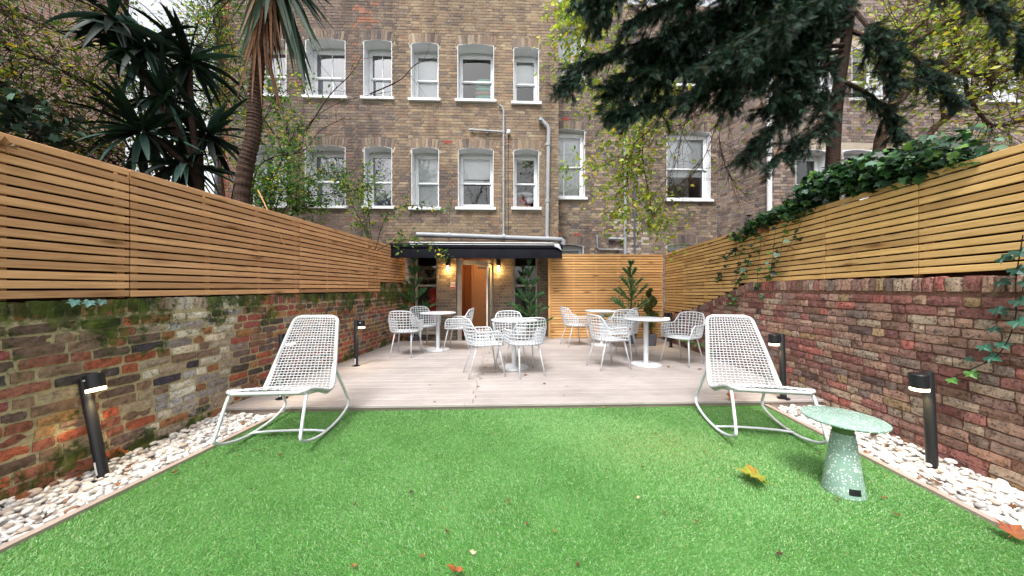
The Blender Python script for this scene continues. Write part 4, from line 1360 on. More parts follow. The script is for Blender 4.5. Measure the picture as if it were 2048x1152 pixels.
m = MB(); m.add([(wx0, dy + .02, ZT), (wx1, dy + .02, ZT), (wx1, dy + 5, ZT), (rx0, 5, ZT), (rx0, .02, ZT), (rx1, .02, ZT)], [(0, 1, 2, 3, 4, 5)]); m.build('roof', M['brick_plain'], H2)
m = MB(); px_, pz_ = FX(1530, 395, D3); m.tube([(px_ + .0, dy - .07, -.1), (px_, dy - .07, ZT)], .055, 12)
for zz in (2.9, 4.1, 5.3): m.tube([(px_, dy - .07, zz - .04), (px_, dy - .07, zz + .04)], .068, 12)
autosmooth(m.build('downpipe', M['white_paint'], H2))

# dark downpipe at the far end of the main block
fpipe(H1, [(441, 560), (441, -60)], .05, M['dark_pipe'], D1, -.1, [(441, 270, 'v'), (441, 100, 'v')], 'downpipe')

# pink brick house far behind the shrubs
n = NT('pink far brick')
bt = n.N('ShaderNodeTexBrick'); bt.inputs['Scale'].default_value = 1.0; bt.inputs['Brick Width'].default_value = .225; bt.inputs['Row Height'].default_value = .075; bt.inputs['Mortar Size'].default_value = .008
bt.inputs['Color1'].default_value = (*srgb(150, 122, 108), 1); bt.inputs['Color2'].default_value = (*srgb(128, 100, 90), 1); bt.inputs['Mortar'].default_value = (*srgb(176, 160, 146), 1)
tcn = n.obj(); sp_ = n.N('ShaderNodeSeparateXYZ'); cb_ = n.N('ShaderNodeCombineXYZ'); n.L(tcn, sp_.inputs[0]); n.L(sp_.outputs[0], cb_.inputs[0]); n.L(sp_.outputs[2], cb_.inputs[1]); n.L(cb_.outputs[0], bt.inputs['Vector'])
M['pink'] = n.done(n.pbr(bt.outputs[0], .9, None, .1))
H3 = thing('brick_house', 'pinkish brick house far behind the tangled shrubs', 'house', (-11.9, 9.8, 0), R(50))
m = MB(); m.box(-14, 0, 0, 6, -.4, 10.2); m.build('wall', M['pink'], H3)
m = MB(); m.add([(-14.2, -.3, 10.2), (.1, -.3, 10.2), (.1, 6.3, 10.2), (-14.2, 6.3, 10.2), (-14.2, 3, 12.2), (.1, 3, 12.2)], [(0, 1, 5, 4), (2, 3, 4, 5), (0, 4, 3), (1, 2, 5), (0, 3, 2, 1)]); m.build('roof', plain('slate roof', srgb(92, 92, 100), .7, .2, 4, .3, 20), H3)
for k, x in enumerate((-8.5, -5.6, -2.7)):
    m = MB(); m.bbox(x - .5, x + .5, -.05, .02, 3.6, 5.2); w = m.build('window', M['white_paint'], H3)
    m = MB(); m.box(x - .42, x + .42, -.056, -.052, 3.7, 4.38); m.box(x - .42, x + .42, -.056, -.052, 4.44, 5.1); m.build('pane', M['glass_dull'], w)

# ------------------------------------------------------------------ round tables
def make_table(label, loc):
    t = thing('bistro_table', label, 'table', loc, 0, 'round white pedestal tables on the deck')
    m = MB(); m.lathe([(.0, .714), (.30, .714), (.338, .718), (.352, .726), (.357, .734), (.352, .741), (.34, .744), (.0, .744)], 56)
    autosmooth(m.build('table_top', M['white_metal'], t), 50)
    m = MB(); m.lathe([(.037, .014), (.037, .69), (.11, .705), (.11, .7135)], 28); autosmooth(m.build('column', M['white_metal'], t), 30)
    m = MB(); m.lathe([(.226, 0), (.228, .004), (.224, .010), (.05, .016), (.042, .024), (.0, .024)], 48); autosmooth(m.build('base_plate', M['white_metal'], t), 30)
    return t
TB = [((.03, 4.98), 'round white pedestal table with three grid chairs in the middle of the deck'),
      ((2.16, 5.16), 'round white pedestal table standing nearest the spiral topiary'),
      ((-1.48, 6.40), 'round white pedestal table standing near the mossy wall and doorway'),
      ((1.95, 6.96), 'round white pedestal table standing close to the pale timber screen')]
tables = [make_table(l, (p[0], p[1], 0)) for p, l in TB]

# ------------------------------------------------------------------ grid armchairs
def chair_proto():
    root = thing('armchair', None, 'chair', (0, 0, 0), 0, 'white grid armchairs around the deck tables')
    SZ = .425
    # plan curve: list of (point, outward normal, phi) from front-left round the back to front-right
    S = []
    A, B, yc = .262, .195, -.045
    for k in range(7):
        t = k / 7
        S.append((Vector((-.250 - .012 * t, .215 + (yc - .215) * t)), Vector((-1, 0)), 90 + (1 - t) * 90))
    for k in range(33):
        a = math.pi + math.pi * k / 32
        p = Vector((A * math.cos(a), yc + B * math.sin(a)))
        n_ = Vector((math.cos(a) / A, math.sin(a) / B)).normalized()
        S.append((p, n_, abs(math.degrees(a) - 270)))
    for k in range(1, 8):
        t = k / 7
        S.append((Vector((.262 - .012 * t, yc + (.215 - yc) * t)), Vector((1, 0)), 90 + t * 90))
    def Hh(phi):
        if phi <= 34: return .400 - .018 * (phi / 34) ** 2.5
        if phi <= 64:
            t = (phi - 34) / 30; t = t * t * (3 - 2 * t) * .75 + .25 * t
            return .382 + (.212 - .382) * t
        if phi <= 150: return .212
        t = (phi - 150) / 30
        return .212 * math.sqrt(max(0, 1 - t * t)) * .93 + .014
    rr = .055
    def W(i, h):
        "point on the shell: plan index (float), height above the seat"
        i0 = int(min(max(i, 0), len(S) - 2)); f = i - i0
        p = S[i0][0].lerp(S[i0 + 1][0], f); n_ = S[i0][1].lerp(S[i0 + 1][1], f).normalized()
        phi = S[i0][2] * (1 - f) + S[i0 + 1][2] * f
        rear = max(0, math.cos(R(min(phi, 90))))
        if h < rr:
            a = math.acos(max(-1, 1 - h / rr)); off = -rr + rr * math.sin(a)
        else:
            off = (h - rr) * (.13 + .10 * rear) - .22 * rear * max(0, h - .22) ** 2 * 2
        q = p + n_ * off
        # the seat falls a little to the back
        return Vector((q.x, q.y, SZ + h + (.02 if phi > 120 else 0) * 0))
    def phi_of(i):
        i0 = int(min(max(i, 0), len(S) - 2)); f = i - i0
        return S[i0][2] * (1 - f) + S[i0 + 1][2] * f
    ns = len(S) - 1
    # arc length table
    al = [0]
    for i in range(ns): al.append(al[-1] + (S[i + 1][0] - S[i][0]).length)
    def idx_at(l):
        for i in range(ns):
            if al[i + 1] >= l: return i + (l - al[i]) / (al[i + 1] - al[i])
        return ns
    m = MB()
    nr = 25
    for k in range(nr):
        i = idx_at(al[-1] * (k + .5) / nr)
        H = Hh(phi_of(i))
        hs = [0, .006, .018, .035, rr] + list(np.linspace(rr, H, 7)[1:])
        hs = [h for h in hs if h <= H] or [0]
        if len(hs) > 1: m.tube([W(i, h) for h in hs], .0068, 5, cap=False)
    for h in (.028, .075, .122, .169, .216, .263, .310, .356):
        run = []
        for q in range(0, ns * 2 + 1):
            i = q / 2
            if Hh(phi_of(i)) > h + .008: run.append(W(i, h))
            else:
                if len(run) > 2: m.tube(run, .0068, 5, cap=False)
                run = []
        if len(run) > 2: m.tube(run, .0068, 5, cap=False)
    shell = m.build('grid_shell', M['white_metal'], root, True)
    rim = [W(q / 2, Hh(phi_of(q / 2))) for q in range(0, ns * 2 + 1)]
    fr_l, fr_r = rim[0], rim[-1]
    front = [fr_r.lerp(fr_l, t) + Vector((0, .012 * math.sin(math.pi * t), -.012 * math.sin(math.pi * t))) for t in np.linspace(0, 1, 9)[1:-1]]
    m = MB(); m.tube(rim + front, .0098, 8, closed=True); m.build('rim', M['white_metal'], root, True)
    # seat pan
    pan = [W(i, 0) for i in range(0, ns + 1)]
    V = []; Fc = []
    cen = Vector((0, .0, SZ - .012))
    rings = 4
    for r_ in range(rings + 1):
        f = r_ / rings
        for p in pan:
            q = cen.lerp(Vector((p.x, p.y, SZ + .004)), f)
            q.z = SZ - .012 + .016 * f * f
            V.append(q)
    k = len(pan)
    for r_ in range(rings):
        for i in range(k):
            j = (i + 1) % k
            Fc.append((r_ * k + i, r_ * k + j, (r_ + 1) * k + j, (r_ + 1) * k + i))
    m = MB(); m.add(V, Fc); seat = m.build('seat', M['white_metal'], root, True)
    md = seat.modifiers.new('thick', 'SOLIDIFY'); md.thickness = .008; md.offset = -1
    for sx in (-1, 1):
        for (a, b) in (((sx * .185, .165, SZ - .006), (sx * .245, .245, 0)), ((sx * .150, -.135, SZ - .006), (sx * .192, -.262, 0))):
            a, b = Vector(a), Vector(b)
            m = MB(); m.tube([a, a.lerp(b, .15), b + (a - b).normalized() * .012], [.0125, .0125, .0088], 10)
            lg = m.build('leg', M['white_metal'], root, True)
            m = MB(); m.tube([b, b + (a - b).normalized() * .013], [.0092, .0096], 10); m.build('foot_cap', M['grey_pipe'], lg)
    return root
CH = chair_proto()
# (x, y, facing direction, label)
CHAIRS = [
    ((-1.95, 5.88), (.04, 1.0), 'white grid armchair with its back to the lawn beside the mossy wall'),
    ((-1.84, 6.76), (.70, -.70), 'white grid armchair in the corner before the potted pine by the mossy wall'),
    ((-1.07, 6.40), (-1.0, .06), 'white grid armchair with its back to the open doorway'),
    ((-.40, 4.57), (.95, .32), 'white grid armchair side on to the middle table with its back to the mossy wall'),
    ((.19, 4.61), (-.36, .93), 'white grid armchair with its back to the lawn at the middle table'),
    ((-.04, 5.36), (.10, -.99), 'white grid armchair behind the middle table facing the lawn'),
    ((1.35, 6.86), (.96, .28), 'white grid armchair by the post of the pale timber screen'),
    ((1.49, 4.985), (.95, .31), 'white grid armchair standing between the middle table and the table by the topiary'),
    ((1.97, 5.74), (-.60, -.80), 'white grid armchair between the topiary table and the table at the timber screen'),
    ((2.27, 6.62), (-.72, .60), 'white grid armchair in front of the potted pine at the timber screen'),
    ((2.80, 5.24), (-.82, -.50), 'white grid armchair against the sloping end of the red brick wall'),
]
for i, (p, d, lab) in enumerate(CHAIRS):
    rz = math.atan2(d[1], d[0]) - math.pi / 2
    if i == 0:
        CH.location = (p[0], p[1], 0); CH.rotation_euler = (0, 0, rz); CH['label'] = lab
    else:
        dup(CH, (p[0], p[1], 0), (0, 0, rz), lab)

# ------------------------------------------------------------------ woven rocking chairs
def rocker_proto():
    root = thing('rocking_chair', None, 'chair', (0, 0, 0), 0, 'white woven rocking chairs on the lawn')
    prof = smoothcurve([(0, .335, .452), (0, .30, .462), (0, .18, .432), (0, .03, .375), (0, -.075, .352), (0, -.135, .405), (0, -.21, .55), (0, -.29, .72), (0, -.37, .885), (0, -.425, .99)], 6)
    prof = [Vector((0, p.y, p.z)) for p in prof]
    # arc length
    al = [0]
    for i in range(len(prof) - 1): al.append(al[-1] + (prof[i + 1] - prof[i]).length)
    T = al[-1]
    def at(l):
        l = min(max(l, 0), T)
        for i in range(len(prof) - 1):
            if al[i + 1] >= l:
                f = (l - al[i]) / max(1e-9, al[i + 1] - al[i]); return prof[i].lerp(prof[i + 1], f)
        return prof[-1].copy()
    def half(l):
        t = l / T
        w = .30 if t < .42 else .30 + (.205 - .30) * ((t - .42) / .58) ** 1.15
        ee = T - l
        if ee < .06: w -= .06 - math.sqrt(max(0, .06 ** 2 - (.06 - ee) ** 2))
        if l < .05: w -= .05 - math.sqrt(max(0, .05 ** 2 - (.05 - l) ** 2))
        return w
    def dip(l, x):
        "the cloth sags between the rails"
        w = max(.05, half(l)); return -.018 * (1 - (x / w) ** 2)
    def nrm(l):
        d = (at(l + .01) - at(l - .01)); d.normalize(); return Vector((0, -d.z, d.y)) * (-1)
    def SP(l, x, off=0):
        p = at(l); nn = nrm(l); p = p - nn * (dip(l, x) + off); return Vector((x, p.y, p.z))
    wv = MB()
    nl, nt = 17, 46
    for k in range(nl):
        f = -1 + 2 * (k + .5) / nl
        P = []
        for j in range(nt * 2 + 1):
            l = .012 + (T - .024) * j / (nt * 2)
            ph = math.sin(math.pi * (j / 2 + k)) if False else (.0035 * math.cos(math.pi * (j / 2) + math.pi * k))
            P.append(SP(l, f * half(l) * .98, ph))
        wv.tube(P, .0046, 4, cap=False)
    for j in range(nt):
        l = .02 + (T - .04) * j / (nt - 1)
        P = []
        for k in range(nl * 2 + 1):
            x = half(l) * (-1 + 2 * k / (nl * 2))
            P.append(SP(l, x, -.0035 * math.cos(math.pi * (k / 2))))
        wv.tube(P, .0050, 4, cap=False)
    wv.build('woven_seat', M['white_weave'], root, True)
    # wrapped rail around the shell
    rail = []
    N = 60
    for i in range(N + 1): l = T * i / N; rail.append(SP(l, half(l)) if 0 < l < T else SP(l, half(l)))
    for i in range(N + 1): l = T * (N - i) / N; rail.append(SP(l, -half(l)))
    # drop coincident points
    rr_ = [rail[0]]
    for p in rail[1:]:
        if (p - rr_[-1]).length > .006: rr_.append(p)
    m = MB(); m.tube(rr_, .0145, 10, closed=True); m.build('wrapped_rail', M['white_weave'], root, True)
    # tube frame: each side is one bent tube
    for sx in (-1, 1):
        w = sx * .31
        P = smoothcurve([(sx * .262, -.205, .555), (sx * .285, -.30, .36), (w, -.425, .125)], 6)
        Q = smoothcurve([(w, -.425, .125), (w, -.40, .075), (w, -.25, .030), (w, -.05, .0125), (w, .15, .022), (w, .33, .065), (w, .415, .11)], 6)
        Rr = smoothcurve([(w, .415, .11), (w, .425, .135), (sx * .305, .405, .19), (sx * .295, .335, .37), (sx * .29, .30, .435)], 5)
        m = MB(); m.tube(P + Q[1:] + Rr[1:], .0125, 10); m.build('side_frame', M['white_metal'], root, True)
        m = MB(); m.tube(smoothcurve([(sx * .285, .29, .43), (sx * .285, .12, .395), (sx * .28, -.08, .335), (sx * .262, -.205, .55)], 8), .010, 8); m.build('seat_rail', M['white_metal'], root, True)
    m = MB(); m.tube(smoothcurve([(-.31, .05, .022), (-.15, .05, .034), (.15, .05, .034), (.31, .05, .022)], 6), .0105, 8); m.build('stretcher', M['white_metal'], root, True)
    m = MB(); m.tube([(-.285, .28, .425), (.285, .28, .425)], .010, 8); m.build('front_rail', M['white_metal'], root, True)
    return root
RC = rocker_proto()
RC['label'] = 'white woven rocking chair on the turf beside the mossy brick wall'
RC.location = (-1.955, 2.841, GZ + .012); RC.rotation_euler = (0, 0, math.pi + .077)
dup(RC, (2.157, 2.892, GZ + .012), (0, 0, math.pi - .188), 'white woven rocking chair behind the green terrazzo side table')

# ------------------------------------------------------------------ terrazzo side table
n = NT('green terrazzo')
p = n.obj()
vo = n.N('ShaderNodeTexVoronoi'); vo.inputs['Scale'].default_value = 95; n.L(p, vo.inputs['Vector'])
sep = n.N('ShaderNodeSeparateColor'); n.L(vo.outputs['Color'], sep.inputs[0])
chip = n.ramp(vo.outputs['Distance'], [(.0, 1), (.36, 1), (.42, 0)])
sel = n.ramp(sep.outputs[0], [(.50, 0), (.54, 1)])
ck = n.mix('MULTIPLY', 1, chip, sel)
base = n.mix('MULTIPLY', 1, srgb(132, 162, 148), n.ramp(n.noise(p, 5, 4), [(.3, .86), (.7, 1.06)]))
col = n.mix('MIX', ck, base, n.ramp(sep.outputs[1], [(.0, srgb(226, 232, 226)), (.7, srgb(206, 222, 214)), (1, srgb(170, 160, 150))]))
M['terrazzo'] = n.done(n.pbr(col, .5, n.bump(n.noise(p, 120, 3), .1, .002), .35))
ST = thing('side_table', 'pale green speckled terrazzo side table with a conical foot on the turf', 'table', (2.10, 2.03, GZ))
m = MB(); m.lathe([(.0, .447), (.15, .447), (.196, .455), (.203, .462), (.203, .468), (.198, .472), (.0, .472)], 64); autosmooth(m.build('table_top', M['terrazzo'], ST), 40)
m = MB(); m.lathe([(.100, .0), (.102, .004), (.102, .012), (.056, .372), (.054, .376), (.0, .376)], 48); foot = autosmooth(m.build('foot', M['terrazzo'], ST), 40)
m = MB(); m.lathe([(.053, .3765), (.050, .39), (.062, .42), (.09, .446), (.0, .4465)], 48); autosmooth(m.build('neck', plain('shaded olive neck', srgb(92, 116, 76), .6, .2, 8, .1, 50), ST), 40)  # neck coloured dark: the shade under the table top is painted in
m = MB()
V = []
for zz in (.03, .068):
    rr2 = .102 - (.102 - .056) * (zz - .012) / .36 + .0012
    for k in range(5):
        a = R(-121 + 9 * k); V.append((rr2 * math.cos(a), rr2 * math.sin(a), zz))
m.add(V, [(k, k + 1, k + 6, k + 5) for k in range(4)]); m.build('name_plate', M['black'], foot)

# ------------------------------------------------------------------ bollard lights
def make_bollard():
    t = thing('bollard_light', None, 'bollard light', (0, 0, 0), 0, 'black bollard lights along the walls')
    m = MB(); m.lathe([(.030, .004), (.030, .715), (.028, .72), (.0, .72)], 24); post = autosmooth(m.build('post', M['black'], t), 30)
    m = MB(); m.lathe([(.06, 0), (.06, .005), (.0, .006)], 24); m.build('base_plate', M['black'], t)
    # head beside the post (local +x)
    m = MB(); m.lathe([(.0, .622), (.048, .622), (.050, .624), (.050, .716), (.047, .72), (.0, .72)], 28, (.092, 0, 0)); m.box(.02, .06, -.02, .02, .64, .705)
    head = autosmooth(m.build('lamp_head', M['black'], t), 30)
    m = MB(); m.lathe([(.0, .600), (.047, .600), (.047, .6215)], 28, (.092, 0, 0)); m.build('light_ring', M['glow'], head)
    m = MB(); a0 = -.25
    V = []
    for zz in (.682, .692):
        for k in range(4): V.append((.092 + .0505 * math.sin(a0 + .17 * k), -.0505 * math.cos(a0 + .17 * k), zz))
    m.add(V, [(k, k + 1, k + 5, k + 4) for k in range(3)]); m.build('maker_mark', M['white_paint'], head)
    m = MB(); V = []
    for zz in (.03, .12):
        for k in range(3): V.append((.0305 * math.sin(-.35 + .35 * k), -.0305 * math.cos(-.35 + .35 * k), zz))
    m.add(V, [(k, k + 1, k + 4, k + 3) for k in range(2)]); m.build('sticker', M['white_paint'], post)
    ld = bpy.data.lights.new('lamp_light', 'SPOT'); ld.energy = 6; ld.color = (1, .72, .36); ld.spot_size = R(125); ld.spot_blend = .6; ld.shadow_soft_size = .04
    lo = bpy.data.objects.new('lamp_light', ld); COL.objects.link(lo); lo.parent = t; lo.location = (.092, 0, .596)
    return t
BO = make_bollard()
PZ = GZ - .04
BL = [((ground(207, 955, PZ)), (0, R(-15), R(-10)), 'leaning black bollard light in the pebbles against the mossy wall with white sticker'),
      (Vector((-2.56, 3.56, 0)), (0, 0, R(0)), 'black bollard light half hidden behind the rocking chair by the mossy wall'),
      (Vector((-2.46, 5.05, 0)), (0, 0, R(-5)), 'upright black bollard light on the deck against the mossy wall'),
      ((ground(1865, 940, PZ)), (0, R(4), R(180 + 12)), 'black bollard light in the pebbles against the red wall behind the side table'),
      (Vector((3.02, 3.56, 0)), (0, R(2), R(180 + 5)), 'black bollard light behind the rocking chair against the red wall'),
      (Vector((3.30, 6.65, 0)), (0, 0, R(185)), 'black bollard light on the deck beside the spiral topiary')]
for i, (p, r_, lab) in enumerate(BL):
    if i == 0:
        BO.location = p; BO.rotation_euler = r_; BO['label'] = lab
    else:
        dup(BO, p, r_, lab)

# ------------------------------------------------------------------ potted plants
GREENP = np.array([srgb(60, 104, 66), srgb(84, 128, 84), srgb(44, 82, 56), srgb(120, 156, 104)])
def needles_along(pts, n, length, cone, rg, r0=0.0):
    "needle positions and directions along a polyline"
    P = np.array([tuple(p) for p in pts]); seg = np.diff(P, axis=0); L = np.linalg.norm(seg, axis=1); cum = np.r_[0, np.cumsum(L)]
    l = rg.random(n) * cum[-1]
    i = np.clip(np.searchsorted(cum, l) - 1, 0, len(seg) - 1)
    f = (l - cum[i]) / L[i]
    loc = P[i] + seg[i] * f[:, None]
    t = seg[i] / L[i][:, None]
    a = rg.random(n) * 2 * math.pi
    r_ = rg.normal(0, 1, (n, 3)); r_ -= (r_ * t).sum(1)[:, None] * t; r_ /= np.linalg.norm(r_, axis=1)[:, None]
    d = t * math.cos(cone) + r_ * math.sin(cone)
    return loc, d, np.full(n, length) * rg.uniform(.75, 1.1, n)
NEED_V = [(-.5, 0, 0), (.5, 0, 0), (.4, .6, .0), (-.4, .6, .0), (0, 1, -.02)]
NEED_F = [(0, 1, 2, 3), (3, 2, 4)]
def pot(root, r0, r1, h, z=0):
    m = MB(); m.lathe([(r0, z), (r1, z + h - .02), (r1 + .008, z + h - .018), (r1 + .008, z + h), (r1 - .01, z + h), (r1 - .015, z + h - .03), (0, z + h - .03)], 28); autosmooth(m.build('pot', M['pot'], root), 35)
def potted_pine(label, loc, H, R0, seed, tint=1.0):
    rg = np.random.default_rng(seed)
    t = thing('potted_pine', label, 'potted plant', loc, 0, None)
    pot(t, .10, .13, .26)
    m = MB(); m.tube([(0, 0, .2), (.01, 0, H * .5), (0, .01, H - .05)], [.016, .012, .006], 8); trunk = m.build('trunk', M['bark'], t, True)
    br = MB(); LO, DI, LE = [], [], []
    tiers = 6
    for k in range(tiers):
        f = k / (tiers - 1)
        z = .42 + (H - .50) * f
        nb = 5
        Lb = R0 * (1 - f) ** .8 + .10
        for j in range(nb):
            a = 2 * math.pi * (j / nb) + k * 1.1 + rg.uniform(-.3, .3)
            el = R(22 + 42 * f + rg.uniform(-8, 8))
            L = Lb * rg.uniform(.8, 1.1)
            d = Vector((math.cos(a) * math.cos(el), math.sin(a) * math.cos(el), math.sin(el)))
            p0 = Vector((0, 0, z)); P = [p0, p0 + d * L * .5 + Vector((0, 0, .0)), p0 + d * L + Vector((0, 0, .04 * L))]
            br.tube(P, [.005, .004, .002], 5)
            a_, b_, c_ = needles_along(P, int(90 + 170 * L / .4), .06, R(34), rg)
            LO.append(a_); DI.append(b_); LE.append(c_)
            for q in (.45, .7):
                for sd in (-1, 1):
                    dd = (Matrix.Rotation(sd * R(38), 3, 'Z') @ d); Q = [p0 + d * L * q, p0 + d * L * q + dd * L * .38 + Vector((0, 0, .03 * L))]
                    br.tube(Q, [.003, .0015], 4); a_, b_, c_ = needles_along(Q, int(34 + 60 * L / .4), .052, R(34), rg); LO.append(a_); DI.append(b_); LE.append(c_)
    P = [Vector((0, 0, H - .14)), Vector((0, 0, H))]
    a_, b_, c_ = needles_along(P, 160, .07, R(28), rg); LO.append(a_); DI.append(b_); LE.append(c_)
    br.build('branches', M['bark'], t)
    LO = np.concatenate(LO); DI = np.concatenate(DI); LE = np.concatenate(LE); N = len(LO)
    nr = rg.normal(0, 1, (N, 3))
    cols = GREENP[rg.choice(4, N, p=[.4, .3, .18, .12])] * tint * rg.uniform(.8, 1.2, N)[:, None]
    o = scatter('needles', NEED_V, NEED_F, LO, frames(DI, nr), np.stack([np.full(N, .0042), LE, LE], 1), cols, M['conifer'], t)
potted_pine('potted artificial pine in front of the window by the mossy wall', (-2.33, 7.62, -.16), 2.08, .50, 31)
potted_pine('potted artificial pine between the doorway and the timber screen', (.40, 7.62, -.16), 2.02, .56, 32)
potted_pine('potted artificial pine in front of the pale timber screen', (2.64, 7.12, 0), 1.80, .50, 33, 1.25)
# spiral topiary
tp = thing('topiary', 'spiral clipped topiary in a grey pot in the deck corner', 'potted plant', (2.98, 6.86, 0))
pot(tp, .098, .122, .25)
m = MB(); m.tube([(0, 0, .2), (0, 0, 1.2)], [.012, .008], 8); m.build('trunk', M['bark'], tp, True)
LO = []; rg = np.random.default_rng(5)
ND = []
for k in range(9000):
    t = rg.random(); th = t * 2 * math.pi * 2.6 + .6
    z = .32 + .88 * t; rad = .088 * (1 - t) + .042
    off = .088 * (1 - .45 * t)
    c = np.array([off * math.cos(th), off * math.sin(th), z])
    d = rg.normal(0, 1, 3); d /= np.linalg.norm(d)
    rr_ = rad * rg.uniform(.8, 1.03) * .88
    LO.append(c + d * rr_ * np.array([1, 1, .8])); ND.append(d)
LO = np.array(LO); ND = np.array(ND); N = len(LO)
d = ND + rg.normal(0, .6, (N, 3))
cols = np.array([srgb(70, 84, 40), srgb(92, 106, 52), srgb(52, 66, 32), srgb(116, 124, 68)])[rg.choice(4, N)] * rg.uniform(.8, 1.2, N)[:, None]
scatter('foliage', LEAF_V, LEAF_F, LO, frames(d, rg.normal(0, 1, (N, 3))), np.full(N, .021), cols, M['leaf'], tp)

# ------------------------------------------------------------------ leaf helpers
def leaves(name, root, loc, size, pal, mat, rg, droop=.3, shape=(LEAF_V, LEAF_F), facing=None, prob=None, up=.6):
    loc = np.asarray(loc); N = len(loc)
    d = rg.normal(0, 1, (N, 3)); d[:, 2] = d[:, 2] * .5 - droop
    nrm = rg.normal(0, .7, (N, 3)); nrm[:, 2] += up
    if facing is not None: nrm = nrm * .6 + np.asarray(facing)[None]
    pal = np.array(pal)
    cols = pal[rg.choice(len(pal), N, p=prob)] * rg.uniform(.75, 1.2, N)[:, None]
    sz = rg.uniform(.65, 1.15, N) * size
    return scatter(name, shape[0], shape[1], loc, frames(d, nrm), sz, cols, mat, root)

def twigs(mb, P0, P1, r0, r1, rg, wig=.06, n=7, col=(1, 1, 1)):
    a, b = np.array(P0, float), np.array(P1, float)
    t = np.linspace(0, 1, n)[:, None]
    pts = a + (b - a) * t
    L = np.linalg.norm(b - a)
    w = rg.normal(0, wig * L, (n, 3)); w[0] = 0
    w = np.cumsum(w, 0) * .35
    pts = pts + w
    mb.tube([tuple(p) for p in pts], list(np.linspace(r0, r1, n)), 5, cap=False)
    return pts

def branchy(mb, P, r0, r1, rg, sub=6, slen=.5, depth=1, down=.0, tips=None, spread=1.0):
    "limb along P with side twigs; collects points for leaves"
    pts = smoothcurve(P, 6)
    n = len(pts)
    mb.tube(pts, list(np.linspace(r0, r1, n)), 7 if r0 > .02 else 5, cap=False)
    out = []
    for _ in range(sub):
        i = int(rg.uniform(.25, .98) * (n - 1))
        p = np.array(pts[i]); t = np.array((pts[min(i + 1, n - 1)] - pts[max(0, i - 1)]).normalized())
        d = t * .7 + rg.normal(0, .55 * spread, 3); d[2] -= down; d /= np.linalg.norm(d)
        L = slen * rg.uniform(.5, 1.2)
        q = twigs(mb, p, p + d * L, max(.0038, min(.006, r1 * .9)), .0018, rg)
        out.append(q)
        if depth > 1:
            for _ in range(3):
                k = rg.integers(2, len(q)); d2 = d * .6 + rg.normal(0, .6, 3); d2[2] -= down; d2 /= np.linalg.norm(d2)
                out.append(twigs(mb, q[k - 1], q[k - 1] + d2 * L * .55, .003, .0015, rg, n=5))
    return pts, out
def near_pts(polys, n, jit, rg):
    A = np.concatenate([np.asarray([tuple(p) for p in q]) for q in polys])
    k = rg.integers(0, len(A), n)
    return A[k] + rg.normal(0, jit, (n, 3))

# ------------------------------------------------------------------ sword leaves (palms, yuccas)
def sword_leaves(name, root, specs, mat, nseg=7, twist=1.2):
    tr = random.Random(3)
    "specs: (base, direction, length, width, droop, colour)"
    V = []; Fc = []; C = []
    for (b, d, L, w, dr, c) in specs:
        b = np.array(b, float); d = np.array(d, float); d /= np.linalg.norm(d)
        s = np.cross(d, [0, 0, 1.0]); s /= (np.linalg.norm(s) + 1e-6)
        if d[2] < -.75: s = np.cross(d, [0.1, -1.0, 0.1]); s /= (np.linalg.norm(s) + 1e-6)
        tw = tr.gauss(0, .45) * twist; s = s * math.cos(tw) + np.cross(d, s) * math.sin(tw)
        k0 = len(V); p = b.copy(); dd = d.copy()
        for i in range(nseg + 1):
            t = i / nseg
            ww = w * (0.55 + 1.6 * t) * (1 - t) ** .55 if t > .0 else w * .5
            ww = w * min(1, .5 + 2.2 * t) * (1 - t ** 2.2)
            up = np.cross(s, dd)
            V += [p - s * ww + up * ww * .35, p, p + s * ww + up * ww * .35]
            C += [c, tuple(np.array(c) * .85), c]
            dd = dd + np.array([0, 0, -dr / nseg * (0.3 + 1.5 * t)]); dd /= np.linalg.norm(dd)
            p = p + dd * L / nseg
        for i in range(nseg):
            a = k0 + i * 3
            Fc += [(a, a + 1, a + 4, a + 3), (a + 1, a + 2, a + 5, a + 4)]
    cnt = np.full(len(Fc), 4)
    me = np_mesh(name, np.array(V), np.array(Fc).ravel(), cnt, np.array(C))
    return link(name, me, mat, root)

def rosette(cx, n, L, w, rg, pal, el0=-70, el1=85, axis=None, droop=.5):
    out = []
    ax = np.array(axis if axis is not None else (0, 0, 1.0)); ax = ax / np.linalg.norm(ax)
    Q = Vector((0, 0, 1)).rotation_difference(Vector(ax)).to_matrix()
    for k in range(n):
        el = R(rg.uniform(el0, el1)); az = rg.uniform(0, 2 * math.pi)
        d = Q @ Vector((math.cos(az) * math.cos(el), math.sin(az) * math.cos(el), math.sin(el)))
        c = np.array(pal[rg.integers(len(pal))]) * rg.uniform(.7, 1.25)
        out.append((np.array(cx) + np.array(d) * .03, np.array(d), L * rg.uniform(.7, 1.12), w * rg.uniform(.8, 1.2), droop * rg.uniform(.3, 1.4), tuple(c)))
    return out
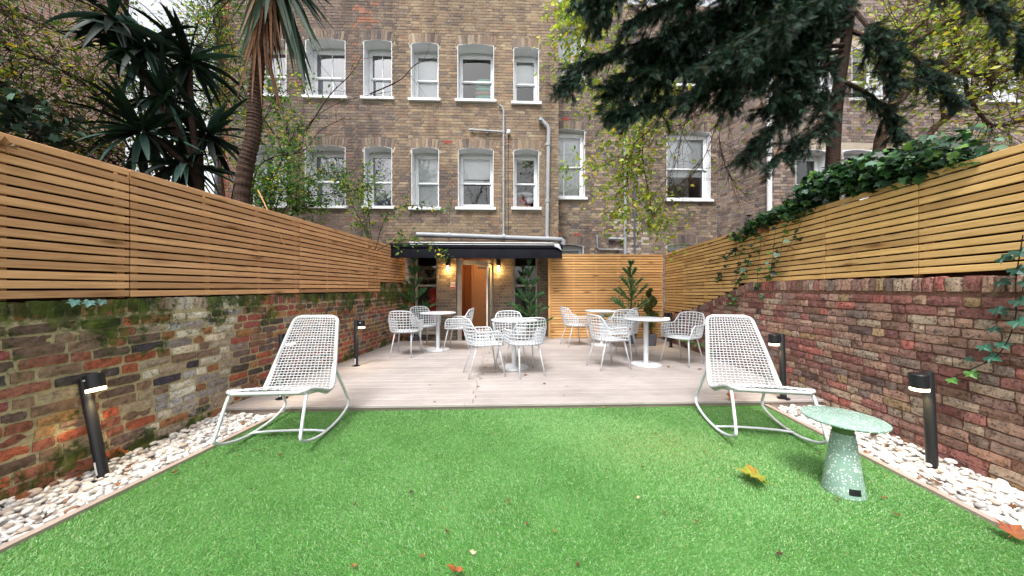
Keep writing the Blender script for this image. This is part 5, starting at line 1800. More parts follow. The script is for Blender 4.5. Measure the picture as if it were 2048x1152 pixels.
# tall cabbage palm behind the fence
rg = np.random.default_rng(41)
YP = 4.25
CP = thing('cabbage_palm', 'tall leaning cabbage palm with sword leaves and hanging dead brown leaves', 'tree', pt(478, 575, YP))
base = pt(478, 575, YP)
def loc_(p): return p - base
trk = smoothcurve([Vector((0, 0, -1.75)), loc_(pt(484, 405, YP)), loc_(pt(506, 270, YP)), loc_(pt(512, 180, YP)), loc_(pt(524, 60, YP)), loc_(pt(545, -60, YP))], 10)
trk = smoothcurve(trk, 5)
rad = [.094 - .036 * i / len(trk) + (.0, .006, .009, .004)[i % 4] + rg.normal(0, .0025) for i in range(len(trk))]
m = MB(); m.tube(trk, rad, 14); m.build('trunk', M['palm_bark'], CP, False)
GP = [srgb(38, 58, 42), srgb(28, 46, 34), srgb(52, 74, 56), srgb(24, 40, 32)]
DP = [srgb(124, 90, 68), srgb(104, 74, 58), srgb(146, 112, 86), srgb(84, 60, 50)]
top = loc_(pt(548, -75, YP))
sp = rosette(top, 95, .95, .030, rg, GP, -60, 80, None, .9)
# leaves that reach down into the picture
for (u, v, L) in ((610, 185, 1.5), (655, 100, 1.2), (640, 150, 1.35), (470, 110, 1.2), (600, 120, 1.2), (500, 95, 1.0), (440, 30, 1.0), (570, 60, .95), (665, 30, 1.0), (430, -10, .9), (625, 190, 1.55), (588, 150, 1.25), (560, 90, 1.0), (480, 70, 1.1), (600, 165, 1), (468, 105, 1), (545, 55, 1), (580, 95, 1), (640, 80, 1), (655, 60, 1), (612, 140, 1), (450, 60, 1), (425, 20, 1), (530, 50, 1), (630, 195, 1), (618, 175, 1), (595, 130, 1), (648, 120, 1), (480, 120, 1), (462, 90, 1)):
    e = loc_(pt(u, v, YP + rg.uniform(-.35, .3)))
    d = np.array(e - top); L = np.linalg.norm(d); d = d / L; d[2] += (.1 if d[2] > -.7 else .02)
    sp.append((np.array(top) + rg.normal(0, .03, 3), d, L * 1.02, .046, .12, tuple(np.array(GP[rg.integers(3)]) * rg.uniform(.7, 1.1))))
sword_leaves('crown', CP, sp, M['sword'], 8)
sp = []
for k in range(62):
    i = int(rg.uniform(.34, .95) * (len(trk) - 1)); i = max(i, int(.34 * len(trk)))
    f = rg.random()
    a = rg.uniform(0, 2 * math.pi)
    b = np.array(top) * (1 - f * .5) + np.array(trk[i]) * f * .5
    b = np.array(trk[int((.74 + .25 * rg.random()) * (len(trk) - 1))]) + np.array([math.cos(a), math.sin(a), 0]) * .07
    d = np.array([math.cos(a) * .20, math.sin(a) * .20, -1.0]) + rg.normal(0, .07, 3)
    sp.append((b, d, rg.uniform(.55, 1.05), rg.uniform(.011, .021), .4, tuple(np.array(DP[rg.integers(4)]) * rg.uniform(.6, 1.2))))
sword_leaves('dead_leaves', CP, sp, M['dead'], 6)

# dark yucca clump
YY = 4.3
YU = thing('yucca', 'dark many-headed yucca with broad sword leaves rising behind the tan fence', 'tree', pt(405, 560, YY))
base = pt(405, 560, YY)
m = MB()
heads = [(290, 95, 4.1), (225, 35, 4.0), (330, 200, 4.2), (285, 265, 4.0), (380, 120, 4.4), (372, 330, 4.3), (415, 270, 4.5)]
sp = []
YPAL = [srgb(26, 46, 36), srgb(18, 34, 28), srgb(46, 72, 64), srgb(16, 28, 22)]
for (u, v, y) in heads:
    h = loc_(pt(u, v, y))
    m.tube(smoothcurve([Vector((0, 0, -1.6)), loc_(pt(400, 400, YY)), (loc_(pt(385, 330, YY)) + h) * .5, h], 6), list(np.linspace(.060, .026, 19)), 9)
    sp += rosette(h, 46, .74, .042, rg, YPAL, -75, 60, (h.x * .25, 0, 1), .9)
m.build('trunk', M['bark_dark'], YU, True)
sword_leaves('crown', YU, sp, M['sword'], 7)

# tangled shrub at the far end of the mossy wall's fence
def shrub(name, label, baseuv, limbs, r0, nleaf, lsize, pal, prob, seed, sub=14, slen=.6, jit=.07, barkm='bark_dark', depth=2, droop=.35, down=.05, shape=(LEAF_V, LEAF_F), mat='leaf', cat='shrub', spread=1.0):
    rg = np.random.default_rng(seed)
    b = pt(*baseuv)
    t = thing(name, label, cat, b)
    m = MB(); allp = []
    for q0, L in enumerate(limbs):
        P = [pt(*q) - b for q in L]
        pts, tw = branchy(m, P, r0 * (1 if q0 == 0 or r0 < .03 else .5), max(.004, r0 * .2), rg, sub, slen, depth, down, spread=spread)
        allp += tw; allp.append(pts[len(pts) // 2:])
    m.build('branches', M[barkm], t, True)
    leaves('foliage', t, near_pts(allp, nleaf, jit, rg), lsize, pal, M[mat], rg, droop, shape, prob=prob)
    return t
YG = [srgb(92, 108, 46), srgb(70, 92, 42), srgb(124, 124, 46), srgb(52, 74, 38), srgb(150, 130, 42)]
shrub('deciduous_shrub', 'tangled yellowing shrub with long bare twigs around the yucca', (330, 420, 4.6),
      [[(330, 420, 4.6), (250, 250, 4.4), (120, 140, 4.0), (-40, 60, 3.6)], [(330, 420, 4.6), (200, 280, 4.3), (60, 200, 3.7), (-60, 170, 3.4)], [(330, 420, 4.6), (300, 200, 4.9), (240, 60, 4.8), (150, -40, 4.5)],
       [(330, 420, 4.6), (360, 200, 5.2), (420, 60, 5.4), (470, -30, 5.4)], [(330, 420, 4.6), (220, 320, 4.3), (90, 270, 3.7), (-30, 230, 3.4)], [(330, 420, 4.6), (260, 150, 4.6), (60, 40, 4.0), (-50, -20, 3.6)],
       [(340, 420, 4.8), (400, 260, 5.2), (440, 150, 5.4), (430, 40, 5.6)], [(330, 420, 4.6), (180, 180, 4.2), (20, 100, 3.5), (-60, 90, 3.3)], [(330, 420, 4.6), (280, 330, 4.6), (190, 300, 4.3), (100, 310, 3.9)]],
      .016, 6500, .066, YG, [.28, .28, .16, .18, .10], 51, 60, .85, .10)
shrub('ivy_clump', 'dark glossy ivy clump rising over the near end of the tan fence', (20, 330, 2.9),
      [[(20, 330, 2.9), (10, 260, 2.9), (50, 200, 2.9)], [(20, 330, 2.9), (60, 270, 2.9), (110, 240, 3.0)], [(10, 330, 2.9), (-60, 220, 2.7), (-40, 160, 2.7)], [(20, 330, 2.9), (-20, 250, 2.8), (20, 190, 2.9)]],
      .008, 420, .070, [srgb(28, 46, 34), srgb(44, 66, 48), srgb(62, 88, 72), srgb(20, 32, 24)], [.35, .3, .15, .2], 52, 8, .3, .07, shape=(IVY_V, IVY_F), mat='ivy', cat='ivy', depth=1)
GR = [srgb(78, 122, 54), srgb(56, 98, 46), srgb(104, 142, 62), srgb(150, 158, 58), srgb(186, 168, 48)]
shrub('leafy_shrub', 'green leafy shrub spilling over the fence beside the palm trunk', (545, 460, 4.9),
      [[(545, 460, 4.9), (560, 390, 4.9), (600, 360, 5.0), (650, 345, 5.1)], [(545, 460, 4.9), (540, 380, 4.9), (560, 330, 5.0), (575, 250, 5.1)], [(545, 460, 4.9), (600, 420, 5.0), (660, 400, 5.2)],
       [(545, 460, 4.9), (590, 400, 5.0), (690, 385, 5.3), (740, 370, 5.4)], [(545, 460, 4.9), (530, 400, 4.8), (545, 350, 4.8)]],
      .012, 2600, .064, GR, [.34, .3, .2, .1, .06], 53, 16, .42, .06)
shrub('leafy_climber', 'yellow green leafy branches between the yucca and the palm trunk', (455, 440, 6.2),
      [[(455, 440, 6.2), (440, 300, 6.2), (450, 180, 6.2), (430, 40, 6.2), (440, -40, 6.2)], [(455, 440, 6.2), (480, 330, 6.3), (540, 220, 6.3), (560, 180, 6.3)], [(455, 440, 6.2), (400, 280, 6.2), (350, 150, 6.2), (340, 20, 6.2)], [(455, 440, 6.2), (420, 220, 6.2), (400, 100, 6.2), (380, -20, 6.2)], [(455, 440, 6.2), (500, 260, 6.3), (470, 120, 6.3), (450, 40, 6.3)], [(455, 440, 6.2), (380, 330, 6.2), (300, 260, 6.0), (250, 150, 5.8)], [(455, 440, 6.2), (560, 330, 6.4), (590, 260, 6.4)]],
      .014, 3600, .085, GR, [.3, .24, .22, .14, .10], 57, 26, .8, .12)
# bare trees on the far side of the garden, seen in the window panes
for (bx_, by_, sd_, lb_) in ((-2.5, -7.0, 92, 'bare winter tree reflected in the window panes of the brown house'), (4.5, -8.5, 93, 'bare winter tree with wide forking crown standing beyond the lawn')):
    rg_ = np.random.default_rng(sd_)
    t_ = thing('bare_tree', lb_, 'tree', (bx_, by_, -.3))
    m_ = MB(); m_.tube([(0, 0, 0), (.1, 0, 2), (0, .1, 4)], [.22, .18, .14], 10)
    for k_ in range(9):
        a_ = k_ * .7 + rg_.uniform(-.3, .3)
        P_ = [Vector((0, 0, 2.5 + .25 * k_)), Vector((.9 * math.cos(a_), .9 * math.sin(a_), 4.6 + .25 * k_)), Vector((2.0 * math.cos(a_), 2.0 * math.sin(a_), 6.6 + .3 * k_)), Vector((2.6 * math.cos(a_ + .3), 2.6 * math.sin(a_ + .3), 9.0 + .2 * k_))]
        branchy(m_, P_, .07, .015, rg_, 16, 1.6, 2)
    m_.build('trunk', M['bark_dark'], t_)
# one dark arching branch
shrub('arching_branch', 'dark bare arching branch reaching across the upper windows', (505, 420, 5.2),
      [[(500, 440, 5.0), (512, 345, 5.2), (545, 315, 5.4), (600, 300, 5.6), (615, 250, 5.8), (680, 205, 6.0), (780, 183, 6.2)], [(545, 315, 5.4), (606, 302, 5.6), (640, 262, 5.7), (690, 235, 5.8)], [(612, 262, 5.8), (660, 190, 6.0), (700, 150, 6.1), (725, 110, 6.2)], [(740, 188, 6.1), (800, 160, 6.2), (830, 130, 6.3), (870, 115, 6.4)], [(500, 200, 5.2), (560, 280, 5.4), (604, 300, 5.6)]],
      .013, 26, .05, GR, [.3, .3, .2, .1, .1], 54, 5, .5, .05, cat='branch', depth=1)
shrub('sapling', 'slender sapling with yellowing leaves rising over the fence before the awning', (765, 500, 6.6),
      [[(742, 500, 6.4), (738, 470, 6.4), (715, 400, 6.4), (668, 345, 6.4)], [(745, 500, 6.4), (737, 420, 6.5), (735, 340, 6.5), (740, 320, 6.5)], [(750, 500, 6.4), (775, 430, 6.5), (830, 410, 6.5), (890, 420, 6.5)], [(755, 500, 6.4), (800, 480, 6.3), (850, 488, 6.2), (885, 508, 6.1)], [(748, 500, 6.4), (700, 400, 6.4), (660, 330, 6.4)]],
      .007, 620, .085, GR, [.3, .22, .22, .14, .12], 55, 12, .34, .05, depth=1)
# ------------------------------------------------------------------ right hand trees
SPRAY_V = []; SPRAY_F = []
for k in range(9):
    t = k / 9
    for sgn_ in (-1, 1):
        b = len(SPRAY_V)
        x1 = sgn_ * (.26 * (1 - t) + .05); y0 = t * .80
        SPRAY_V += [(0, y0, 0), (x1 * .56, y0 + .17, .04 * ((k % 3) - 1)), (x1 * .8, y0 + .38, -.07 + .06 * (k % 2)), (x1 * .42, y0 + .19, .04 * ((k % 3) - 1))]
        SPRAY_F += [(b, b + 1, b + 2, b + 3) if sgn_ > 0 else (b, b + 3, b + 2, b + 1)]
b = len(SPRAY_V); SPRAY_V += [(-.018, 0, 0), (.018, 0, 0), (.018, .7, 0), (0, 1.1, -.03), (-.018, .7, 0)]; SPRAY_F += [(b, b + 1, b + 2, b + 3, b + 4)]
rg = np.random.default_rng(61)
YC = 4.65
base = pt(1662, 420, YC)
CT = thing('conifer_tree', 'dark drooping conifer whose branches hang over the garden above the red brick wall', 'tree', base)
m = MB()
trk = smoothcurve([Vector((0, 0, -1.7)), Vector((0, 0, 0)), pt(1666, 310, YC) - base, pt(1674, 200, YC) - base, pt(1692, 80, YC) - base, pt(1712, -80, YC) - base, pt(1725, -260, YC) - base], 6)
m.tube(trk, [.098, .098, .095] + list(np.linspace(.095, .05, len(trk) - 3)), 12); m.build('trunk', M['bark_dark'], CT, True)
LIMB = [
    [(1700, 20, YC), (1520, 20, 4.2), (1330, 70, 3.9), (1180, 120, 3.7), (1130, 165, 3.65)],
    [(1694, 70, YC), (1560, 80, 4.2), (1420, 110, 4.0), (1300, 150, 3.9), (1220, 180, 3.85)],
    [(1690, 100, YC), (1560, 130, 4.25), (1440, 165, 4.05), (1330, 200, 3.9), (1225, 228, 3.8)],
    [(1676, 190, YC), (1610, 200, 4.3), (1545, 250, 4.15), (1478, 318, 4.05)],
    [(1672, 220, YC), (1640, 250, 4.4), (1590, 285, 4.25), (1545, 318, 4.2)],
    [(1694, 60, YC), (1780, 90, 4.3), (1850, 130, 4.1), (1900, 190, 4.0)],
    [(1712, -60, YC), (1560, -40, 4.1), (1380, -10, 3.7), (1240, 50, 3.5)],
    [(1716, -80, YC), (1860, -50, 4.0), (1990, 20, 3.6), (2060, 90, 3.5)],
    [(1680, 160, YC), (1740, 190, 4.4), (1780, 230, 4.35), (1800, 270, 4.3)],
    [(1705, 0, YC), (1620, 20, 4.0), (1500, 70, 3.6), (1420, 130, 3.5)],
    [(1712, -60, YC), (1660, -20, 4.0), (1580, 40, 3.6), (1500, 110, 3.4)],
    [(1716, -90, YC), (1500, -90, 3.8), (1300, -60, 3.4), (1170, 0, 3.3)],
    [(1690, 110, YC), (1620, 150, 4.3), (1580, 190, 4.2), (1520, 220, 4.1)],
    [(1700, -10, YC), (1640, 60, 4.2), (1600, 120, 4.1), (1590, 190, 4.1)],
    [(1700, 10, YC), (1740, 60, 4.2), (1770, 110, 4.1), (1790, 160, 4.1)],
    [(1716, -90, YC), (1400, -110, 3.9), (1250, -50, 3.7), (1200, 30, 3.7)],
    [(1690, 90, YC), (1600, 100, 4.1), (1500, 140, 3.8), (1460, 200, 3.7)],
    [(1694, 60, YC), (1500, 50, 4.3), (1400, 60, 4.3), (1270, 110, 4.2)],
]
for k in range(10):
    u1 = 1230 + 34 * k + rg.uniform(-20, 20); v1 = rg.uniform(60, 200) if u1 < 1560 else rg.uniform(60, 150)
    LIMB.append([(1705, -20 + rg.uniform(-60, 60), YC), (1660 - (1700 - u1) * .25, -20 + rg.uniform(-60, 40), 4.35), (1700 - (1700 - u1) * .7, v1 * .35, 4.1), (u1, v1, rg.uniform(3.6, 4.2))])
LO = []; DI = []; br = MB()
for L in LIMB:
    P = smoothcurve([pt(*q) - base for q in L], 9)
    br.tube(P, list(np.linspace(.030, .004, len(P))), 6, cap=False)
    tot = sum((P[i + 1] - P[i]).length for i in range(len(P) - 1))
    nsub = int(tot * 34)
    for _ in range(nsub):
        f = rg.uniform(.10, 1); i = min(len(P) - 2, int(f * (len(P) - 1)))
        p = P[i].lerp(P[i + 1], rg.random()); t = (P[i + 1] - P[i]).normalized()
        d = np.array(t) * .75 + rg.normal(0, .42, 3) + np.array([0, 0, -.30]); d /= np.linalg.norm(d)
        Ls = rg.uniform(.16, .46) * (1.1 - .45 * f)
        q = twigs(br, p, np.array(p) + d * Ls + np.array([0, 0, -.12 * Ls]), .0035, .0012, rg, .04, 6)
        ns = int(Ls / .0092)
        for _ in range(ns):
            k = rg.random() * (len(q) - 1); i2 = int(k); pp_ = q[i2] + (q[i2 + 1] - q[i2]) * (k - i2)
            dd = d * .8 + rg.normal(0, .45, 3) + np.array([0, 0, -.40])
            LO.append(pp_); DI.append(dd)
br.build('branches', M['bark_dark'], CT)
LO = np.array(LO); DI = np.array(DI); N = len(LO)
cols = np.array([srgb(28, 50, 38), srgb(20, 34, 26), srgb(46, 76, 58), srgb(54, 56, 34), srgb(36, 60, 50)])[rg.choice(5, N, p=[.32, .26, .18, .06, .18])] * rg.uniform(.7, 1.2, N)[:, None]
scatter('crown', SPRAY_V, SPRAY_F, LO, frames(DI, rg.normal(0, 1, (N, 3))), rg.uniform(.06, .12, N), cols, M['conifer'], CT)
print('conifer sprays', N)

LG = [srgb(154, 170, 72), srgb(126, 150, 62), srgb(182, 186, 96), srgb(98, 130, 56), srgb(186, 168, 60)]
shrub('deciduous_tree', 'forked bare-limbed tree with thin lime green leaves behind the red wall', (1748, 420, 5.0),
      [[(1748, 520, 5.0), (1757, 310, 5.0), (1775, 240, 5.0), (1808, 190, 5.0), (1900, 120, 4.9), (1985, 66, 4.8), (2100, 20, 4.6)], [(1782, 220, 5.0), (1790, 150, 5.1), (1800, 80, 5.2), (1830, -40, 5.2)], [(1800, 195, 5.0), (1760, 120, 5.0), (1850, 40, 4.9), (1900, -20, 4.8)],
       [(1880, 130, 4.9), (1960, 150, 4.9), (2050, 130, 4.8)], [(1780, 130, 5.0), (1900, 40, 4.8), (2060, 30, 4.6)]],
      .085, 2600, .085, LG, [.3, .25, .2, .15, .1], 71, 40, .9, .16, barkm='bark', cat='tree', down=-.05)
shrub('leaning_tree', 'thin leaning trunk with bare side shoots rising out of the ivy', (1825, 420, 5.2),
      [[(1800, 520, 5.2), (1845, 300, 5.2), (1895, 235, 5.2), (1960, 190, 5.1), (2048, 140, 5.0), (2120, 100, 4.9)], [(1888, 242, 5.2), (1880, 180, 5.2), (1872, 130, 5.3)], [(1936, 202, 5.1), (1925, 120, 5.1), (1918, 100, 5.1)], [(1985, 175, 5.1), (1990, 90, 5.1), (2010, 20, 5.1)], [(1940, 200, 5.1), (1985, 250, 5.1), (2060, 240, 5.0)]],
      .055, 1700, .085, LG, [.3, .25, .2, .15, .1], 72, 34, .8, .16, barkm='bark', cat='tree', down=-.05)
shrub('climbing_shrub', 'yellow green climber hanging before the drain pipes of the set-back house', (1300, 40, 6.4),
      [[(1330, -40, 5.6), (1240, 80, 5.9), (1210, 180, 6.0), (1220, 260, 6.1)], [(1340, -30, 5.6), (1280, 120, 5.9), (1250, 240, 6.0), (1255, 340, 6.1), (1235, 430, 6.1)], [(1350, -30, 5.6), (1300, 160, 5.8), (1285, 300, 6.0), (1300, 400, 6.1), (1310, 470, 6.1)], [(1330, -40, 5.6), (1200, 20, 5.8), (1160, 80, 5.8), (1140, 200, 5.8)], [(1340, -40, 5.6), (1330, 120, 5.8), (1330, 220, 5.9), (1240, 310, 6.0), (1180, 345, 6.0)], [(1330, -60, 5.6), (1180, -20, 5.6), (1135, 40, 5.6)]],
      .013, 3000, .12, LG, [.32, .26, .14, .16, .12], 73, 22, .75, .10, cat='climber', depth=1, droop=.7, spread=1.4)
shrub('bare_climber', 'bare brown arching twigs hanging before the white blind window', (1520, 100, 5.6),
      [[(1560, 120, 5.4), (1480, 200, 5.5), (1440, 260, 5.6), (1450, 330, 5.6), (1475, 380, 5.6)], [(1540, 140, 5.4), (1430, 200, 5.6), (1370, 250, 5.6), (1350, 330, 5.7), (1300, 400, 5.7)], [(1550, 130, 5.4), (1420, 180, 5.5), (1340, 215, 5.6), (1290, 260, 5.7)], [(1440, 230, 5.6), (1400, 330, 5.6), (1340, 385, 5.7), (1300, 440, 5.7)], [(1530, 150, 5.4), (1400, 230, 5.6), (1300, 290, 5.7), (1230, 330, 5.8)], [(1480, 190, 5.5), (1400, 200, 5.6), (1330, 240, 5.7), (1270, 300, 5.7)]],
      .008, 170, .10, LG, [.3, .3, .1, .2, .1], 74, 30, .5, .08, barkm='bark', cat='climber', depth=2, droop=.5)

# ivy along the red wall's fence
def ivy(label, seed, patches, trails, pal, prob, size, name='ivy'):
    rg = np.random.default_rng(seed)
    b = pt(*patches[0][:3])
    t = thing(name, label, 'ivy', b)
    LO = []
    for (u, v, y, ru, rv, ry, n) in patches:
        c = np.array(pt(u, v, y) - b)
        q = rg.normal(0, 1, (n, 3)); q /= np.linalg.norm(q, axis=1)[:, None]; q *= rg.random(n)[:, None] ** .4
        LO.append(c + q * np.array([ru, ry, rv]))
    m = MB()
    for T in trails:
        P = smoothcurve([pt(*q) - b for q in T], 6)
        m.tube(P, .0025, 4, cap=False)
        A = np.array([tuple(p) for p in P])
        L = sum((P[i + 1] - P[i]).length for i in range(len(P) - 1))
        k = rg.integers(0, len(A), int(L * 20)); LO.append(A[k] + rg.normal(0, .022, (len(k), 3)))
    m.build('stems', M['bark_dark'], t)
    LO = np.concatenate(LO)
    leaves('foliage', t, LO, size, pal, M['ivy'], rg, .35, (IVY_V, IVY_F), facing=(-.5, -.6, .5), prob=prob)
IV = [srgb(32, 60, 36), srgb(52, 92, 46), srgb(24, 42, 30), srgb(76, 108, 86), srgb(96, 132, 58)]
def ftop(u):
    y = F * (XR + .09) / (u - 1024 - WS * F); return y
pats = []
for (u, dv, n) in ((1490, 12, 50), (1510, 8, 70), (1530, -2, 90), (1555, -5, 100), (1580, -8, 110), (1605, -10, 120), (1640, -20, 150), (1680, -26, 170), (1720, -22, 150), (1760, -18, 120), (1800, -16, 90), (1840, -16, 70), (1880, -14, 45), (1930, -8, 25)):
    y = ftop(u); zt = zr(y) + 13 * SLP - .03
    v = 576 - (zt - CAMZ) * F / y
    pats.append((u, v + dv - (20 if u > 1620 else 4), y, .24, .10 + .10 * (1600 < u < 1960), .22, int(n * 2.5)))
def onf(u, v): return (u, v, F * (XR - .045) / (u - 1024 - WS * F))
trs = [[onf(1500, 430), onf(1488, 470), onf(1478, 520), onf(1470, 570), onf(1468, 610)], [onf(1515, 430), onf(1510, 480), onf(1490, 540), onf(1462, 590)], [onf(1560, 420), onf(1550, 470), onf(1545, 520), onf(1535, 560)], [onf(1590, 410), onf(1570, 460), onf(1560, 510), onf(1545, 545)], [onf(1530, 430), onf(1500, 480), onf(1450, 510), onf(1420, 525)], [onf(1620, 400), onf(1600, 450), onf(1575, 500)], [onf(1525, 440), onf(1520, 500), onf(1515, 560), onf(1520, 600)], [onf(1480, 480), onf(1440, 545), onf(1440, 560)]]
ivy('dark glossy ivy draped over the honey slatted fence with trails hanging down', 81, pats, trs, IV, [.34, .26, .16, .12, .12], .070)
ivy('small green ivy creeping at the foot of the sloping red wall', 82, [(1400, 690, 5.75, .10, .03, .10, 26), (1380, 684, 6.1, .12, .03, .12, 30), (1362, 680, 6.4, .1, .03, .1, 26), (1420, 704, 5.3, .08, .03, .06, 14)], [], [srgb(92, 122, 58), srgb(70, 100, 52), srgb(120, 142, 76)], [.4, .4, .2], .045, 'creeping_ivy')
# big ivy leaves near the camera: each leaf is its own piece
def ivy_sprig(label, spots, stem, side):
    b = pt(*spots[0][:3])
    t = thing('ivy_sprig', label, 'ivy', b)
    m = MB(); m.tube(smoothcurve([pt(*q) - b for q in stem], 6), .003, 5); m.build('stem', M['bark_dark'], t)
    r2 = random.Random(9)
    for (u, v, y, s, c) in spots:
        bm_ = MB(); bm_.add([(x * s * .78, yy * s * .78, z * s * 1.1) for x, yy, z in IVY_V], IVY_F, c)
        o = bm_.build('leaf', M['ivy'], t, False, True)
        o.location = pt(u, v, y) - b
        d = Vector((r2.uniform(-.3, .3), -.9 * side * .0 + r2.uniform(-.5, .1), -.75)).normalized() if True else None
        d = Vector((-.2 * side, -.75, -.35 + r2.uniform(-.35, .25))).normalized() if side > 0 else Vector((.2, -.4, -.8)).normalized()
        nn = Vector((-side * .8, -.45, .45 + r2.uniform(-.1, .2))).normalized()
        x = d.cross(nn).normalized(); z = x.cross(d)
        o.rotation_euler = Matrix((x, d, z)).transposed().to_euler()
yr_ = lambda u: F * (XR - .07) / (u - 1024 - WS * F)
G1, G2, G3 = srgb(34, 68, 54), srgb(56, 100, 82), srgb(80, 124, 56)
ivy_sprig('trailing ivy sprig with large leaves hanging down the near red bricks', [(2035, 500, yr_(2035), .12, G1), (2000, 515, yr_(2000), .10, G1), (2030, 535, yr_(2030), .11, G1), (1998, 562, yr_(1998), .09, G1), (2034, 598, yr_(2034), .12, G1), (1990, 616, yr_(1990), .10, G1), (2030, 640, yr_(2030), .12, G2), (1984, 655, yr_(1984), .07, G1), (2000, 685, yr_(2000), .08, G2), (1964, 690, yr_(1964), .085, G2), (1976, 712, yr_(1976), .10, G2), (1935, 716, yr_(1935), .06, G1), (1938, 742, yr_(1938), .085, G3), (1900, 757, yr_(1900), .075, G3), (2046, 560, yr_(2046), .1, G1)],
          [(2046, 470, yr_(2046)), (2032, 560, yr_(2032)), (2030, 640, yr_(2030)), (2000, 705, yr_(2000)), (1950, 735, yr_(1950)), (1905, 755, yr_(1905))], 1)
yl_ = lambda u: F * (abs(XL) - .04) / abs(u - 1024 - WS * F)
ivy_sprig('pale ivy leaves poking out below the tan fence', [(150, 600, yl_(150), .07, srgb(110, 150, 146)), (180, 601, yl_(180), .07, srgb(128, 168, 166)), (205, 600, yl_(205), .06, srgb(110, 150, 146))], [(140, 597, yl_(140)), (180, 597, yl_(180)), (212, 598, yl_(212))], -1)

# ------------------------------------------------------------------ fallen leaves
BRN = [srgb(126, 80, 54), srgb(108, 72, 52), srgb(142, 96, 62), srgb(92, 66, 52)]
def fallen(name, label, p, size, col, rot, seed, curl=.3, group=None, lift=.0):
    V, Fc = plane_leaf_shape(curl, seed)
    m = MB(); m.add([(x * size, y * size, z * size) for x, y, z in V], Fc, col)
    r3 = random.Random(seed); m.c = [tuple(q * r3.uniform(.6, 1.15) for q in (col[0], col[1], col[2])) if i else tuple(q * .8 for q in col) for i in range(len(m.v))]
    o = m.build(name, M['litter'], None, False, True)
    o.location = (p[0], p[1], p[2] + lift); o.rotation_euler = rot
    tag(o, label, 'leaf', group)
TZ = GZ + .026
fallen('fallen_leaf', 'large yellow green plane leaf on the turf beside the side table', ground(1528, 966, TZ), .16, srgb(158, 150, 62), (R(10), R(8), R(60)), 1, .5, lift=.008)
fallen('fallen_leaf', 'orange brown curled leaf on the bare turf far from the furniture', ground(912, 1142, TZ), .055, srgb(158, 96, 56), (R(20), R(-10), R(170)), 2, .6, lift=.012)
fallen('fallen_leaf', 'rust brown leaf on the edging below the red wall', ground(2022, 1076, TZ), .085, srgb(150, 90, 60), (R(12), R(14), R(-70)), 3, .4, lift=.015)
fallen('fallen_leaf', 'rusty leaf lying against the foot of the leaning bollard', ground(165, 948, GZ), .085, srgb(112, 68, 48), (R(30), R(10), R(20)), 4, .5, lift=.03)
fallen('fallen_leaf', 'orange leaf standing in the pebbles beside the leaning bollard', ground(252, 912, GZ), .05, srgb(150, 90, 50), (R(35), R(20), R(100)), 5, .4, lift=.02)
fallen('fallen_leaf', 'curled brown leaf at the deck edge under the rocking chair', ground(1462, 806, -.03), .11, srgb(176, 116, 80), (R(60), R(10), R(30)), 6, .5, lift=.03)
fallen('fallen_leaf', 'curled tan leaf on the honey slatted fence among ivy trails', pt(1530, 465, ftop(1530) - .12), .12, srgb(150, 96, 60), (R(80), R(0), R(-40)), 7, .3)
fallen('fallen_leaf', 'dry brown leaf caught on the top slats of the tan fence', pt(12, 300, 1.93), .075, srgb(120, 88, 54), (R(70), 0, R(80)), 8, .6)
dk = [(893, 1062, 0), (824, 985, 0), (713, 1138, 0), (700, 921, 0)]
for i, (u, v, k) in enumerate(((895, 1062, 0), (825, 984, 0), (706, 1136, 0), (850, 920, 0), (1286, 936, 0), (1330, 1028, 0), (548, 868, 0), (408, 928, 0), (348, 944, 0), (520, 903, 0), (1100, 860, 0), (977, 870, 0), (1410, 835, 0), (1017, 1003, 0), (870, 912, 0), (1394, 1046, 0), (848, 1115, 0), (945, 1110, 0), (1310, 868, 0), (1560, 1112, 0), (1640, 905, 0), (1793, 1028, 0), (1675, 1000, 0), (1770, 998, 0), (560, 910, 0), (1208, 808 + 8, 0))):
    yellow = i in (10, 12, 25)
    p = ground(u, v, TZ - .004)
    fallen('leaf_scrap', 'small yellow leaf scrap lying on the turf' if yellow else 'small dry brown leaf scrap lying on the turf', p, rnd.uniform(.014, .026), srgb(170, 156, 66) if yellow else tuple(np.array(rnd.choice(BRN + [srgb(206, 176, 150)])) * rnd.uniform(.8, 1.2)), (rnd.uniform(-.4, .4), rnd.uniform(-.4, .4), rnd.uniform(0, 6)), 20 + i, .6, 'yellow leaf scraps on the turf' if yellow else 'brown leaf scraps on the turf', .004)
for i, (u, v) in enumerate(((1053, 750), (1088, 767), (1222, 714), (1240, 737), (1339, 734), (1399, 738), (1198, 771), (1212, 747), (1314, 788), (860, 770), (814, 730), (896, 706), (1391, 785), (1134, 773), (1128, 791), (870, 804), (718, 778), (1265, 754), (1304, 694))):
    yellow = i in (6, 7, 12)
    fallen('leaf_scrap', 'small yellow leaf lying on the deck boards' if yellow else 'small dry brown leaf lying on the deck boards', ground(u, v, .006), rnd.uniform(.022, .045) if i in (0, 1, 2, 4, 5) else rnd.uniform(.012, .026), srgb(184, 166, 100) if yellow else tuple(np.array(rnd.choice(BRN)) * rnd.uniform(.7, 1.1)), (rnd.uniform(-.3, .3), rnd.uniform(-.3, .3), rnd.uniform(0, 6)), 60 + i, .5, 'yellow leaves on the deck' if yellow else 'brown leaves on the deck', .002)
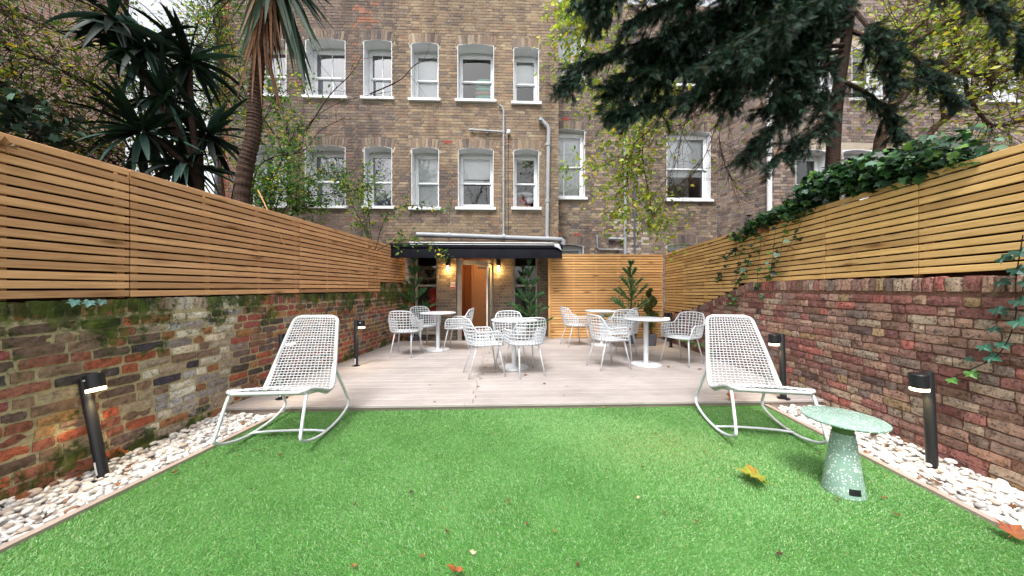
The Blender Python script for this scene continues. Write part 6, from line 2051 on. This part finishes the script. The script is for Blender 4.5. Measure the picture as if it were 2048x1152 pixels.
for i in range(26):
    y = rnd.uniform(1.45, 3.35); x = rnd.uniform(EL + .15, ER - .15) + WS * y
    fallen('leaf_scrap', 'small dry brown leaf scrap lying on the turf', (x, y, TZ - .006), rnd.uniform(.008, .017), tuple(np.array(rnd.choice(BRN + [srgb(190, 168, 130), srgb(170, 150, 90)])) * rnd.uniform(.8, 1.3)), (rnd.uniform(-.5, .5), rnd.uniform(-.5, .5), rnd.uniform(0, 6)), 200 + i, .7, 'brown leaf scraps on the turf', .003)
# leaves and debris among the pebbles
for i in range(22):
    side = -1 if i % 2 else 1
    y = rnd.uniform(1.5, 3.3); x = (rnd.uniform(XL + .05, EL - .08) if side < 0 else rnd.uniform(ER + .08, XR - .05)) + WS * y
    fallen('leaf_scrap', 'rust brown leaf lying among the white pebbles', (x, y, GZ + .005), rnd.uniform(.02, .05), tuple(np.array(rnd.choice(BRN)) * rnd.uniform(.7, 1.15)), (rnd.uniform(-.5, .5), rnd.uniform(-.5, .5), rnd.uniform(0, 6)), 100 + i, .5, 'brown leaves among the pebbles', .02)
# weeds in the deck joint
wd = thing('weed_tufts', 'thin green weed tufts growing in the deck board joint', 'weeds', (JX, DECK_Y, 0))
rg = np.random.default_rng(91)
LO = []
for y in (.55, .9, 1.15, 1.5, 2.0, 2.6, 3.0):
    k = rg.integers(5, 16); LO.append(np.stack([rg.normal(0, .012, k) - y * TH * 0, y + rg.normal(0, .02, k), np.full(k, .0)], 1))
leaves('tufts', wd, np.concatenate(LO), .02, [srgb(140, 140, 104), srgb(160, 150, 120)], M['leaf'], rg, -1.2)
# long dry stalk hanging over the tan fence
ya_ = F * (abs(XL) - .03) / abs(570 - 1024 - WS * F)
st = thing('dry_stalk', 'long dry straw stalk hanging over the tan slatted fence', 'stalk', pt(520, 392, ya_))
m = MB(); b = pt(520, 392, ya_); m.tube([pt(516, 380, ya_) - b, pt(545, 440, ya_) - b, pt(570, 492, ya_) - b], [.008, .006, .002], 6); m.build('stem', plain('straw', srgb(206, 156, 104), .7, .2, 9, .1, 40), st)
